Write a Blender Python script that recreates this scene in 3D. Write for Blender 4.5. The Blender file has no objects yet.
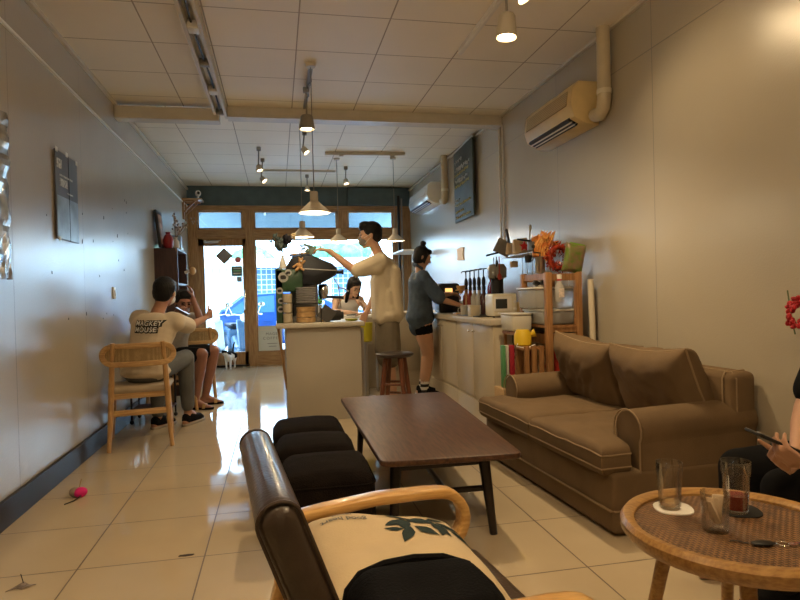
import bpy, bmesh, math, random
from mathutils import Vector, Matrix, Euler, noise
from mathutils.bvhtree import BVHTree
random.seed(7)
PI = math.pi
R = math.radians
SC = bpy.context.scene
COL = SC.collection

# ------------------------------------------------------------------ camera
YAW, PITCH, ROLL, FPX, CAMH = 0.2005, -0.0111, 0.0257, 602.0, 1.10
cd = bpy.data.cameras.new('camera')
cd.sensor_width = 36.0
cd.lens = FPX * 36.0 / 800.0
cd.clip_start = 0.05
cd.clip_end = 200
cam = bpy.data.objects.new('camera', cd)
COL.objects.link(cam)
f_ = Vector((math.sin(YAW) * math.cos(PITCH), math.cos(YAW) * math.cos(PITCH), math.sin(PITCH)))
r0_ = Vector((math.cos(YAW), -math.sin(YAW), 0))
u0_ = r0_.cross(f_)
r_ = r0_ * math.cos(ROLL) - u0_ * math.sin(ROLL)
u_ = r0_ * math.sin(ROLL) + u0_ * math.cos(ROLL)
cam.matrix_world = Matrix(((r_.x, u_.x, -f_.x, 0), (r_.y, u_.y, -f_.y, 0), (r_.z, u_.z, -f_.z, CAMH), (0, 0, 0, 1)))
SC.camera = cam
SC.cycles.transparent_max_bounces = 32

# ------------------------------------------------------------------ world, sun, exposure
SC.view_settings.view_transform = 'Standard'
SC.view_settings.look = 'None'
SC.view_settings.gamma = 1.0
SC.view_settings.use_curve_mapping = False
SC.view_settings.exposure = 0.42
w = bpy.data.worlds.new('world')
SC.world = w
w.use_nodes = True
nt = w.node_tree
nt.nodes.clear()
wo = nt.nodes.new('ShaderNodeOutputWorld')
bg = nt.nodes.new('ShaderNodeBackground')
bg.inputs['Color'].default_value = (0.52, 0.76, 1.0, 1)
bg.inputs['Strength'].default_value = 10.0
nt.links.new(bg.outputs[0], wo.inputs[0])
sl = bpy.data.lights.new('sun', 'SUN')
sl.energy = 4.0
sl.angle = R(2)
sl.color = (1, .97, .92)
sun = bpy.data.objects.new('sun', sl)
COL.objects.link(sun)
sun.rotation_euler = Vector((-.35, .8, -1.0)).to_track_quat('-Z', 'Y').to_euler()
sun.location = (0, 0, 12)

def lamp(kind, name, loc, energy, color=(1, .70, .40), direction=None, **kw):
    l = bpy.data.lights.new(name, kind)
    l.energy = energy
    l.color = color
    for k, v in kw.items():
        setattr(l, k, v)
    o = bpy.data.objects.new(name, l)
    COL.objects.link(o)
    o.location = loc
    if direction is not None:
        o.rotation_euler = Vector(direction).to_track_quat('-Z', 'Y').to_euler()
    return o

# room dimensions
XL, XR, YF, YB, ZC, ZR, YBEAM = -1.35, 2.22, 9.9, -2.6, 2.83, 2.87, 5.7
# daylight portal filling the shop front opening
pl = lamp('AREA', 'window_portal', ((XL + XR) / 2, YF + .12, 1.3), 1.0, (1, 1, 1), (0, -1, 0), shape='RECTANGLE', size=3.4, size_y=2.5)
pl.data.cycles.is_portal = True

# ------------------------------------------------------------------ materials
MATS = {}
def mat(name, col, rough=.5, metal=0.0, spec=.5, var=0.0, vscale=8.0, bump=0.0, bscale=40.0, stretch=None, emit=None, estr=0.0,
        trans=0.0, alpha=1.0, sheen=0.0, coat=0.0, col2=None, ior=1.45, coords='Object'):
    if name in MATS:
        return MATS[name]
    m = bpy.data.materials.new(name)
    m.use_nodes = True
    nt = m.node_tree
    b = nt.nodes['Principled BSDF']
    b.inputs['Base Color'].default_value = (*col, 1)
    b.inputs['Roughness'].default_value = rough
    b.inputs['Metallic'].default_value = metal
    b.inputs['Specular IOR Level'].default_value = spec
    b.inputs['Transmission Weight'].default_value = trans
    b.inputs['Alpha'].default_value = alpha
    b.inputs['IOR'].default_value = ior
    b.inputs['Sheen Weight'].default_value = sheen
    b.inputs['Coat Weight'].default_value = coat
    if emit:
        b.inputs['Emission Color'].default_value = (*emit, 1)
        b.inputs['Emission Strength'].default_value = estr
    tc = nt.nodes.new('ShaderNodeTexCoord')
    mp = nt.nodes.new('ShaderNodeMapping')
    if stretch:
        mp.inputs['Scale'].default_value = stretch
    nt.links.new(tc.outputs[coords], mp.inputs[0])
    if var > 0 or col2:
        n = nt.nodes.new('ShaderNodeTexNoise')
        n.inputs['Scale'].default_value = vscale
        n.inputs['Detail'].default_value = 5
        nt.links.new(mp.outputs[0], n.inputs['Vector'])
        rp = nt.nodes.new('ShaderNodeValToRGB')
        c2 = col2 if col2 else tuple(c * (1 - var) for c in col)
        c1 = col if col2 else tuple(min(1, c * (1 + var)) for c in col)
        rp.color_ramp.elements[0].position = .35
        rp.color_ramp.elements[1].position = .65
        rp.color_ramp.elements[0].color = (*c2, 1)
        rp.color_ramp.elements[1].color = (*c1, 1)
        nt.links.new(n.outputs['Fac'], rp.inputs[0])
        nt.links.new(rp.outputs[0], b.inputs['Base Color'])
    if bump > 0:
        n2 = nt.nodes.new('ShaderNodeTexNoise')
        n2.inputs['Scale'].default_value = bscale
        n2.inputs['Detail'].default_value = 3
        nt.links.new(mp.outputs[0], n2.inputs['Vector'])
        bp = nt.nodes.new('ShaderNodeBump')
        bp.inputs['Strength'].default_value = bump
        bp.inputs['Distance'].default_value = .01
        nt.links.new(n2.outputs['Fac'], bp.inputs['Height'])
        nt.links.new(bp.outputs[0], b.inputs['Normal'])
    MATS[name] = m
    return m

def wood(name, c1, c2, rough=.4, scale=6, axis=0, coat=0.0, bump=.05):
    """long grain along the given axis"""
    if name in MATS:
        return MATS[name]
    st = [14, 14, 14]
    st[axis] = 1.2
    m = mat(name, c1, rough, col2=c2, vscale=scale, stretch=tuple(st), bump=bump, bscale=scale * 3, coat=coat)
    return m

def grid_mat(name, base, line, s, off, axes, width, rough, lrough=.6, var=.05, vscale=1.5, bump=.0, cellvar=0.0, spec=.5, bscale=60, nrm=0.0, nscale=3.0):
    """panels or tiles with thin joints; world-metre coordinates"""
    m = bpy.data.materials.new(name)
    m.use_nodes = True
    nt = m.node_tree
    L = nt.links.new
    N = nt.nodes.new
    b = nt.nodes['Principled BSDF']
    b.inputs['Specular IOR Level'].default_value = spec
    tc = N('ShaderNodeTexCoord')
    sp = N('ShaderNodeSeparateXYZ')
    L(tc.outputs['Object'], sp.inputs[0])
    masks, cells = [], []
    for k, ax in enumerate(axes):
        a = N('ShaderNodeMath'); a.operation = 'SUBTRACT'
        L(sp.outputs[ax], a.inputs[0]); a.inputs[1].default_value = off[k]
        d = N('ShaderNodeMath'); d.operation = 'DIVIDE'
        L(a.outputs[0], d.inputs[0]); d.inputs[1].default_value = s[k]
        fl = N('ShaderNodeMath'); fl.operation = 'FLOOR'
        L(d.outputs[0], fl.inputs[0]); cells.append(fl)
        fr = N('ShaderNodeMath'); fr.operation = 'FRACT'
        L(d.outputs[0], fr.inputs[0])
        pp = N('ShaderNodeMath'); pp.operation = 'PINGPONG'
        L(d.outputs[0], pp.inputs[0]); pp.inputs[1].default_value = .5
        lt = N('ShaderNodeMath'); lt.operation = 'LESS_THAN'
        L(pp.outputs[0], lt.inputs[0]); lt.inputs[1].default_value = width / s[k] / 2
        masks.append(lt)
    mk = masks[0]
    for o in masks[1:]:
        mx = N('ShaderNodeMath'); mx.operation = 'MAXIMUM'
        L(mk.outputs[0], mx.inputs[0]); L(o.outputs[0], mx.inputs[1]); mk = mx
    n = N('ShaderNodeTexNoise'); n.inputs['Scale'].default_value = vscale; n.inputs['Detail'].default_value = 4
    L(tc.outputs['Object'], n.inputs['Vector'])
    rp = N('ShaderNodeValToRGB')
    rp.color_ramp.elements[0].position = .3; rp.color_ramp.elements[1].position = .7
    rp.color_ramp.elements[0].color = (*[c * (1 - var) for c in base], 1)
    rp.color_ramp.elements[1].color = (*[min(1, c * (1 + var)) for c in base], 1)
    L(n.outputs['Fac'], rp.inputs[0])
    mx = N('ShaderNodeMix'); mx.data_type = 'RGBA'
    L(mk.outputs[0], mx.inputs[0]); L(rp.outputs[0], mx.inputs[6]); mx.inputs[7].default_value = (*line, 1)
    L(mx.outputs[2], b.inputs['Base Color'])
    mr = N('ShaderNodeMix'); mr.data_type = 'FLOAT'
    L(mk.outputs[0], mr.inputs[0]); mr.inputs[2].default_value = rough; mr.inputs[3].default_value = lrough
    L(mr.outputs[0], b.inputs['Roughness'])
    bp = N('ShaderNodeBump'); bp.inputs['Strength'].default_value = .6; bp.inputs['Distance'].default_value = .003; bp.invert = True
    L(mk.outputs[0], bp.inputs['Height'])
    last = bp
    if nrm > 0:
        n3 = N('ShaderNodeTexNoise'); n3.inputs['Scale'].default_value = nscale; n3.inputs['Detail'].default_value = 4
        L(tc.outputs['Object'], n3.inputs['Vector'])
        b3 = N('ShaderNodeBump'); b3.inputs['Strength'].default_value = nrm; b3.inputs['Distance'].default_value = .01
        L(n3.outputs['Fac'], b3.inputs['Height']); L(last.outputs[0], b3.inputs['Normal']); last = b3
    if bump > 0:
        n2 = N('ShaderNodeTexNoise'); n2.inputs['Scale'].default_value = bscale; n2.inputs['Detail'].default_value = 2
        L(tc.outputs['Object'], n2.inputs['Vector'])
        b2 = N('ShaderNodeBump'); b2.inputs['Strength'].default_value = bump; b2.inputs['Distance'].default_value = .002
        L(n2.outputs['Fac'], b2.inputs['Height']); L(last.outputs[0], b2.inputs['Normal']); last = b2
    L(last.outputs[0], b.inputs['Normal'])
    return m

def pane_mat(name, tint=(1, 1, 1), gloss=.08, k=.5):
    """thin clear glass: see-through with a faint reflection"""
    m = bpy.data.materials.new(name)
    m.use_nodes = True
    nt = m.node_tree
    nt.nodes.clear()
    N = nt.nodes.new
    o = N('ShaderNodeOutputMaterial'); t = N('ShaderNodeBsdfTransparent'); g = N('ShaderNodeBsdfGlossy')
    t.inputs[0].default_value = (*tint, 1); g.inputs['Roughness'].default_value = .03
    x = N('ShaderNodeMixShader'); lw = N('ShaderNodeLayerWeight'); lw.inputs[0].default_value = .35
    ml = N('ShaderNodeMath'); ml.operation = 'MULTIPLY_ADD'; ml.inputs[1].default_value = k; ml.inputs[2].default_value = gloss
    nt.links.new(lw.outputs['Fresnel'], ml.inputs[0]); nt.links.new(ml.outputs[0], x.inputs[0])
    nt.links.new(t.outputs[0], x.inputs[1]); nt.links.new(g.outputs[0], x.inputs[2])
    nt.links.new(x.outputs[0], o.inputs[0])
    return m

# ------------------------------------------------------------------ mesh helpers
def rotz(a): return Matrix.Rotation(a, 4, 'Z')
def basis(z, hint=(0, 0, 1)):
    z = Vector(z).normalized(); h = Vector(hint)
    if abs(z.dot(h)) > .98: h = Vector((1, 0, 0))
    x = h.cross(z).normalized(); y = z.cross(x)
    return Matrix((x, y, z)).transposed()

ROOTM = {}
class MB:
    def __init__(s): s.bm = bmesh.new()
    def mesh_from(s, verts, faces):
        vs = [s.bm.verts.new(v) for v in verts]
        for f in faces:
            try: s.bm.faces.new([vs[i] for i in f])
            except ValueError: pass
        return s
    def box(s, c, d, rot=None, bevel=0.0, seg=2, taper=None):
        t = bmesh.new()
        bmesh.ops.create_cube(t, size=1)
        for v in t.verts:
            if taper and v.co.z > 0: v.co.x *= taper[0]; v.co.y *= taper[1]
            v.co = Vector((v.co.x * d[0], v.co.y * d[1], v.co.z * d[2]))
        if bevel > 0:
            bmesh.ops.bevel(t, geom=list(t.edges), offset=min(bevel, min(d) * .49), segments=seg, profile=.5, affect='EDGES')
        M = Matrix.Translation(c)
        if rot is not None: M = M @ (rot if isinstance(rot, Matrix) else Euler(rot).to_matrix().to_4x4())
        s.add(t, M); return s
    def add(s, t, M=None):
        if M is not None: bmesh.ops.transform(t, matrix=M, verts=t.verts)
        me = bpy.data.meshes.new('tmp'); t.to_mesh(me); t.free(); s.bm.from_mesh(me); bpy.data.meshes.remove(me)
    def lathe(s, prof, base=(0, 0, 0), axis=(0, 0, 1), seg=20, cap=True):
        B = basis(axis); base = Vector(base); rings = []
        vs = s.bm.verts
        for r, h in prof:
            rings.append([vs.new(base + B @ Vector((math.cos(2 * PI * i / seg) * max(r, 1e-5), math.sin(2 * PI * i / seg) * max(r, 1e-5), h))) for i in range(seg)])
        for a, b in zip(rings, rings[1:]):
            for i in range(seg):
                j = (i + 1) % seg
                s.bm.faces.new((a[i], a[j], b[j], b[i]))
        if cap:
            s.bm.faces.new(rings[0][::-1]); s.bm.faces.new(rings[-1])
        return s
    def cyl(s, p0, p1, r0, r1=None, seg=14):
        p0, p1 = Vector(p0), Vector(p1); r1 = r0 if r1 is None else r1
        return s.lathe([(r0, 0), (r1, (p1 - p0).length)], p0, p1 - p0, seg)
    def caps(s, p0, p1, r0, r1=None, seg=12):
        """tapered capsule"""
        p0, p1 = Vector(p0), Vector(p1); r1 = r0 if r1 is None else r1
        L = (p1 - p0).length
        if L < 1e-5: p1 = p0 + Vector((0, 0, 1e-4)); L = 1e-4
        pr = [(r0 * math.sin(a), -r0 * math.cos(a)) for a in [.15, .5, .9, 1.3, 1.57]]
        pr += [(r1 * math.cos(a), L + r1 * math.sin(a)) for a in [0, .3, .7, 1.1, 1.42]]
        return s.lathe(pr, p0, p1 - p0, seg)
    def ell(s, c, r, rot=None, seg=16, rings=10):
        t = bmesh.new(); bmesh.ops.create_uvsphere(t, u_segments=seg, v_segments=rings, radius=1)
        M = Matrix.Translation(c)
        if rot is not None: M = M @ (rot.to_4x4() if isinstance(rot, Matrix) else Euler(rot).to_matrix().to_4x4())
        M = M @ Matrix.Diagonal((r[0], r[1], r[2], 1))
        s.add(t, M); return s
    def tube(s, pts, r, seg=8, closed=False, flat=None, hint=(0, 0, 1)):
        """round tube, or a flat section flat=(width, thickness) with rounded corners"""
        pts = [Vector(p) for p in pts]; n = len(pts); rings = []
        rr = r if isinstance(r, (list, tuple)) else [r] * n
        prev = None
        for i, p in enumerate(pts):
            a = pts[(i - 1) % n] if (closed or i > 0) else p
            b = pts[(i + 1) % n] if (closed or i < n - 1) else p
            d = (b - a).normalized()
            if flat:
                x = Vector(hint).normalized(); x = (x - d * x.dot(d)).normalized(); y = d.cross(x)
                sec = []
                for k in range(12):
                    t = 2 * PI * (k + .5) / 12
                    cx, cy = math.cos(t), math.sin(t)
                    sx = math.copysign(abs(cx) ** .45, cx); sy = math.copysign(abs(cy) ** .45, cy)
                    sec.append(x * sx * flat[0] / 2 + y * sy * flat[1] / 2)
            else:
                if prev is None: B = basis(d)
                else:
                    x = (prev - d * prev.dot(d)).normalized(); B = Matrix((x, d.cross(x), d)).transposed()
                prev = B.col[0].copy()
                sec = [B @ Vector((math.cos(2 * PI * k / seg) * rr[i], math.sin(2 * PI * k / seg) * rr[i], 0)) for k in range(seg)]
            rings.append([s.bm.verts.new(p + q) for q in sec])
        m = len(rings[0]); rg = range(n) if closed else range(n - 1)
        for i in rg:
            A, Bq = rings[i], rings[(i + 1) % n]
            for k in range(m):
                s.bm.faces.new((A[k], A[(k + 1) % m], Bq[(k + 1) % m], Bq[k]))
        if not closed:
            s.bm.faces.new(rings[0][::-1]); s.bm.faces.new(rings[-1])
        return s
    def prism(s, poly, h, M=None, bevel=0.0):
        """polygon in XY extruded from z=0 to z=h, moved by matrix M"""
        t = bmesh.new()
        a = [t.verts.new((p[0], p[1], 0)) for p in poly]; b = [t.verts.new((p[0], p[1], h)) for p in poly]
        n = len(poly)
        t.faces.new(a[::-1]); t.faces.new(b)
        for i in range(n): t.faces.new((a[i], a[(i + 1) % n], b[(i + 1) % n], b[i]))
        bmesh.ops.recalc_face_normals(t, faces=t.faces)
        if bevel > 0:
            es = [e for e in t.edges if len({round(v.co.z, 6) for v in e.verts}) == 1]
            bmesh.ops.bevel(t, geom=es, offset=bevel, segments=2, profile=.5, affect='EDGES')
        s.add(t, M); return s
    def pillow(s, c, d, rot=None, n=16, p=4, edge=.12, wrinkle=.0, seed=0, sag=0.0):
        """puffed cushion: d = (width, depth, thickness)"""
        M = Matrix.Translation(c)
        if rot is not None: M = M @ (rot if isinstance(rot, Matrix) else Euler(rot).to_matrix().to_4x4())
        g = {}
        for side in (1, -1):
            for i in range(n + 1):
                for j in range(n + 1):
                    if (i in (0, n) or j in (0, n)) and side == -1:
                        g[side, i, j] = g[1, i, j]; continue
                    u = math.sin((i / n - .5) * PI); v = math.sin((j / n - .5) * PI)
                    h = ((1 - abs(u) ** p) * (1 - abs(v) ** p))
                    h = max(h, 0) ** .5
                    pin = 1 - .05 * (u * u * (1 - v * v) + v * v * (1 - u * u)) * (1 if edge < .3 else 0)
                    x, y = u * d[0] / 2 * pin, v * d[1] / 2 * pin
                    z = side * (h * (1 - edge) + 0) * d[2] / 2
                    if wrinkle:
                        q = Vector((x * 5 + seed, y * 5, side * 2))
                        z += wrinkle * h * (noise.noise(q) + .6 * abs(noise.noise(q * 2.3)))
                    z -= sag * (1 - u * u) * 0
                    g[side, i, j] = s.bm.verts.new(M @ Vector((x, y, z)))
        lp = [(i, 0) for i in range(n)] + [(n, j) for j in range(n)] + [(i, n) for i in range(n, 0, -1)] + [(0, j) for j in range(n, 0, -1)]
        s.border = [g[1, a, b] for a, b in lp]
        for side in (1, -1):
            for i in range(n):
                for j in range(n):
                    q = [g[side, i, j], g[side, i + 1, j], g[side, i + 1, j + 1], g[side, i, j + 1]]
                    if side == -1: q.reverse()
                    try: s.bm.faces.new(q)
                    except ValueError: pass
        return s
    def build(s, name, m, parent=None, smooth=True, world=False, angle=40, mods=None):
        bmesh.ops.recalc_face_normals(s.bm, faces=s.bm.faces)
        me = bpy.data.meshes.new(name)
        if world and parent is not None:
            r = parent
            while r.parent is not None: r = r.parent
            M = Matrix.Translation(r.location) @ r.rotation_euler.to_matrix().to_4x4()
            bmesh.ops.transform(s.bm, matrix=M.inverted(), verts=s.bm.verts)
        s.bm.to_mesh(me); s.bm.free()
        o = bpy.data.objects.new(name, me)
        COL.objects.link(o)
        if isinstance(m, (list, tuple)):
            for q in m: me.materials.append(q)
        elif m: me.materials.append(m)
        if smooth:
            for p in me.polygons: p.use_smooth = True
            try: me.set_sharp_from_angle(angle=R(angle))
            except Exception: pass
        if parent is not None: o.parent = parent
        return o

def tag(o, label=None, cat=None, group=None, kind=None):
    if label: o['label'] = label
    if cat: o['category'] = cat
    if group: o['group'] = group
    if kind: o['kind'] = kind
    return o
def thing(name, label, cat, loc=(0, 0, 0), rz=0.0, group=None):
    o = bpy.data.objects.new(name, None)
    COL.objects.link(o)
    o.location = loc; o.rotation_euler = (0, 0, rz); o.empty_display_size = .1
    return tag(o, label, cat, group)
def single(mb, name, m, label, cat, loc=None, rz=0.0, group=None, **kw):
    o = mb.build(name, m, **kw)
    if loc is not None: o.location = loc; o.rotation_euler = (0, 0, rz)
    return tag(o, label, cat, group)
def struct(name, mb, m, **kw):
    o = mb.build(name, m, smooth=False, **kw); o['kind'] = 'structure'; return o
def dup(root, loc, rz=None, label=None, group=None):
    r = root.copy(); COL.objects.link(r); r.location = loc
    if rz is not None: r.rotation_euler = (0, 0, rz)
    if label: r['label'] = label
    if group: r['group'] = group
    for ch in root.children:
        c = ch.copy(); COL.objects.link(c); c.parent = r
        for g in ch.children:
            d = g.copy(); COL.objects.link(d); d.parent = c
    return r
def apply_mods(o):
    dg = bpy.context.evaluated_depsgraph_get()
    me = bpy.data.meshes.new_from_object(o.evaluated_get(dg))
    old = o.data; o.modifiers.clear(); o.data = me; bpy.data.meshes.remove(old)
    return o
def remeshed(mb, name, m, parent, voxel=.008, smooth=6, world=True, facts=.6):
    o = mb.build(name, m, parent, world=world)
    md = o.modifiers.new('remesh', 'REMESH'); md.mode = 'VOXEL'; md.voxel_size = voxel; md.use_smooth_shade = True
    if smooth:
        sm = o.modifiers.new('smooth', 'SMOOTH'); sm.iterations = smooth; sm.factor = facts
    bpy.context.view_layer.update()
    apply_mods(o)
    for p in o.data.polygons: p.use_smooth = True
    return o
def bend(o, fn):
    for v in o.data.vertices: v.co = fn(v.co)
def text_mb(txt, size, bold=0.0, extrude=0.0, spacing=1.0):
    c = bpy.data.curves.new('txt', 'FONT')
    c.body = txt; c.size = size; c.align_x = 'CENTER'; c.align_y = 'CENTER'; c.offset = bold; c.extrude = extrude; c.space_character = spacing
    o = bpy.data.objects.new('txt', c); COL.objects.link(o)
    bpy.context.view_layer.update()
    dg = bpy.context.evaluated_depsgraph_get()
    me = bpy.data.meshes.new_from_object(o.evaluated_get(dg))
    mb = MB(); mb.bm.from_mesh(me)
    bpy.data.objects.remove(o); bpy.data.curves.remove(c); bpy.data.meshes.remove(me)
    return mb
def text_obj(name, txt, size, M, m, parent=None, bold=0.0, extrude=.0008, world=False, spacing=1.0):
    mb = text_mb(txt, size, bold, extrude, spacing)
    bmesh.ops.transform(mb.bm, matrix=M, verts=mb.bm.verts)
    return mb.build(name, m, parent, smooth=False, world=world)
def arc(c, r, a0, a1, n, plane='XZ', y=0.0):
    out = []
    for i in range(n + 1):
        a = R(a0 + (a1 - a0) * i / n)
        out.append((c[0] + r * math.cos(a), y, c[1] + r * math.sin(a)))
    return out
def rrect(x0, y0, x1, y1, r, n=5):
    p = []
    for cx, cy, a in ((x1 - r, y1 - r, 0), (x0 + r, y1 - r, 90), (x0 + r, y0 + r, 180), (x1 - r, y0 + r, 270)):
        for i in range(n + 1):
            t = R(a + 90 * i / n); p.append((cx + r * math.cos(t), cy + r * math.sin(t)))
    return p
# ------------------------------------------------------------------ material set
M_floor = grid_mat('floor_tiles', (.51, .415, .285), (.13, .095, .065), (.5022, .5022), (-.3351, 2.6797), (0, 1), .006, .055, .5, .05, 2.0, bump=.0, nrm=.018, nscale=4)
M_wl = grid_mat('wall_paint_left', (.46, .425, .36), (.2, .18, .15), (1.187,), (3.49,), (1,), .007, .25, .5, .04, 1.2, bump=.35, bscale=90, nrm=.30, nscale=2.6, spec=.6)
M_wr = grid_mat('wall_paint_right', (.42, .375, .295), (.2, .18, .15), (1.245, 3.0), (3.22, -.48), (1, 2), .006, .26, .5, .04, 1.2, bump=.4, bscale=110, nrm=.26, nscale=2.4, spec=.6)
M_wb = mat('wall_paint_plain', (.48, .45, .39), .4, var=.03, bump=.1)
M_ceil = grid_mat('ceiling_board', (.86, .80, .68), (.40, .34, .26), (.5696, .5696), (.1765, 3.7379), (0, 1), .009, .55, .7, .03, 1.5, bump=.15, bscale=120)
M_beam = mat('beam_paint', (.62, .58, .5), .45, var=.04)
M_teal = mat('teal_paint', (.075, .115, .13), .5, var=.1)
M_base = mat('black_skirting', (.010, .009, .009), .45, var=.3, vscale=4)
M_white = mat('white_paint', (.78, .76, .71), .4, var=.03)
M_cream = mat('cream_plastic', (.72, .56, .28), .4, var=.05)
M_creamL = mat('aged_white_plastic', (.72, .68, .55), .35, var=.04)
M_framewood = wood('shopfront_wood', (.46, .27, .12), (.29, .155, .065), .45, 5, 2)
M_framewoodx = wood('shopfront_wood_rail', (.46, .27, .12), (.29, .155, .065), .45, 5, 0)
M_oak = wood('oak', (.58, .36, .16), (.44, .25, .10), .38, 6, 2)
M_oakx = wood('oak_rail', (.62, .40, .18), (.46, .27, .11), .35, 6, 0, coat=.3)
M_bent = wood('bent_beech', (.66, .40, .14), (.50, .27, .08), .3, 9, 0, coat=.4)
M_pine = wood('pine', (.34, .17, .065), (.22, .10, .035), .5, 6, 2)
M_walnut = wood('walnut', (.095, .042, .022), (.048, .021, .012), .42, 5, 1)
M_walnutleg = mat('dark_stained_leg', (.018, .012, .010), .35, var=.2)
M_stoolw = wood('stool_wood', (.17, .06, .03), (.09, .03, .016), .35, 6, 2)
M_rattan_rim = wood('rattan_rim', (.44, .25, .08), (.28, .14, .045), .35, 9, 0, coat=.3)
M_darkshelf = wood('dark_shelf_wood', (.075, .035, .03), (.045, .022, .02), .45, 5, 2)
M_black = mat('black_plastic', (.012, .012, .013), .4, var=.2)
M_blackm = mat('black_metal', (.02, .02, .022), .35, metal=.6, var=.1)
M_steel = mat('brushed_steel', (.55, .54, .52), .28, metal=1.0, bump=.05)
M_chrome = mat('polished_chrome', (.8, .8, .8), .12, metal=1.0)
M_grey = mat('grey_metal', (.28, .27, .25), .45, metal=.3, var=.08)
M_cab = mat('cabinet_laminate', (.50, .43, .31), .38, var=.03, vscale=2)
M_cabtop = mat('worktop_laminate', (.50, .44, .35), .3, var=.06, vscale=12)
M_bar = mat('bar_front_paint', (.40, .36, .29), .5, var=.03, vscale=2)
M_glass = pane_mat('window_glass', (.93, .97, .98), .04)
M_milky = mat('clear_plastic', (.75, .77, .76), .25, trans=.55, ior=1.2, var=.03, alpha=.75)
M_sofa = mat('brown_canvas', (.150, .098, .053), .8, spec=.25, var=.10, vscale=5, bump=.25, bscale=260)
M_piping = mat('tan_piping', (.26, .18, .10), .7)
M_pouf = mat('dark_brown_felt', (.009, .006, .005), .95, spec=.15, var=.25, vscale=14, bump=.5, bscale=180)
M_leather = mat('brown_leather', (.050, .034, .025), .28, var=.28, vscale=9, bump=.12, bscale=130, coat=.12)
M_seatpad = mat('beige_seat_pad', (.42, .34, .24), .7, var=.06, bump=.1)
M_cane = None
M_paper = mat('white_paper', (.8, .8, .77), .6)
M_red = mat('red_glossy', (.5, .02, .02), .35, var=.2)
M_glow = mat('lamp_bulb', (1, .9, .7), .5, emit=(1, .72, .38), estr=22)
M_glow2 = mat('lamp_bulb_small', (1, .9, .7), .5, emit=(1, .82, .55), estr=12)

def weave(name, c1, c2, n, rough=.5, holes=False, bumps=.8):
    m = bpy.data.materials.new(name); m.use_nodes = True
    nt = m.node_tree; L = nt.links.new; N = nt.nodes.new
    b = nt.nodes['Principled BSDF']; b.inputs['Roughness'].default_value = rough
    tc = N('ShaderNodeTexCoord'); ck = N('ShaderNodeTexChecker'); ck.inputs['Scale'].default_value = n
    L(tc.outputs['Object'], ck.inputs[0])
    wv = N('ShaderNodeTexWave'); wv.bands_direction = 'X'; wv.inputs['Scale'].default_value = n * .318 / 1.0; wv.inputs['Distortion'].default_value = .6
    wy = N('ShaderNodeTexWave'); wy.bands_direction = 'Y'; wy.inputs['Scale'].default_value = n * .318 / 1.0; wy.inputs['Distortion'].default_value = .6
    L(tc.outputs['Object'], wv.inputs[0]); L(tc.outputs['Object'], wy.inputs[0])
    mx = N('ShaderNodeMix'); mx.data_type = 'FLOAT'
    L(ck.outputs['Fac'], mx.inputs[0]); L(wv.outputs['Fac'], mx.inputs[2]); L(wy.outputs['Fac'], mx.inputs[3])
    ns = N('ShaderNodeTexNoise'); ns.inputs['Scale'].default_value = 25; L(tc.outputs['Object'], ns.inputs[0])
    ad = N('ShaderNodeMath'); ad.operation = 'MULTIPLY'; L(mx.outputs[0], ad.inputs[0]); L(ns.outputs['Fac'], ad.inputs[1])
    rp = N('ShaderNodeValToRGB'); rp.color_ramp.elements[0].position = .12; rp.color_ramp.elements[1].position = .5
    rp.color_ramp.elements[0].color = (*c2, 1); rp.color_ramp.elements[1].color = (*c1, 1)
    L(ad.outputs[0], rp.inputs[0]); L(rp.outputs[0], b.inputs['Base Color'])
    bp = N('ShaderNodeBump'); bp.inputs['Strength'].default_value = bumps; bp.inputs['Distance'].default_value = .003
    L(mx.outputs[0], bp.inputs['Height']); L(bp.outputs[0], b.inputs['Normal'])
    return m
M_weave = weave('woven_rattan', (.30, .15, .055), (.05, .022, .009), 105)
M_canep = weave('cane_panel', (.50, .36, .17), (.30, .20, .09), 190, bumps=.5)

# ------------------------------------------------------------------ room shell
struct('floor', MB().box(((XL + XR) / 2, (YB + YF) / 2 + .05, -.06), (XR - XL + .3, YF - YB + .3, .12)), M_floor)
struct('wall_left', MB().box((XL - .08, (YB + YF) / 2, 1.5), (.16, YF - YB, 3.0)), M_wl)
struct('wall_right', MB().box((XR + .08, (YB + YF) / 2, 1.5), (.16, YF - YB, 3.0)), M_wr)
struct('wall_back', MB().box(((XL + XR) / 2, YB - .08, 1.5), (XR - XL + .32, .16, 3.0)), M_wb)
m = MB().box(((XR - .46) / 2, (YB + YBEAM) / 2, ZC + .06), (XR + .46, YBEAM - YB, .12))
o_ = struct('ceiling_bay', MB().box(((XL - .46) / 2 + .3855, (YB + YBEAM) / 2, ZC + .06), (-.46 - XL, YBEAM - YB, .12)), M_ceil); o_.location.x = -.3855
m.box(((XL + XR) / 2, (YBEAM + YF) / 2, ZR + .06), (XR - XL, YF - YBEAM, .12))
struct('ceiling', m, M_ceil)
struct('sun_block_roof', MB().box(((XL + XR) / 2, (YB + YF) / 2, ZR + .18), (XR - XL + .4, YF - YB + .3, .1)), M_wb)  # unseen roof slab added above the ceilings to block the sun
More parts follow.
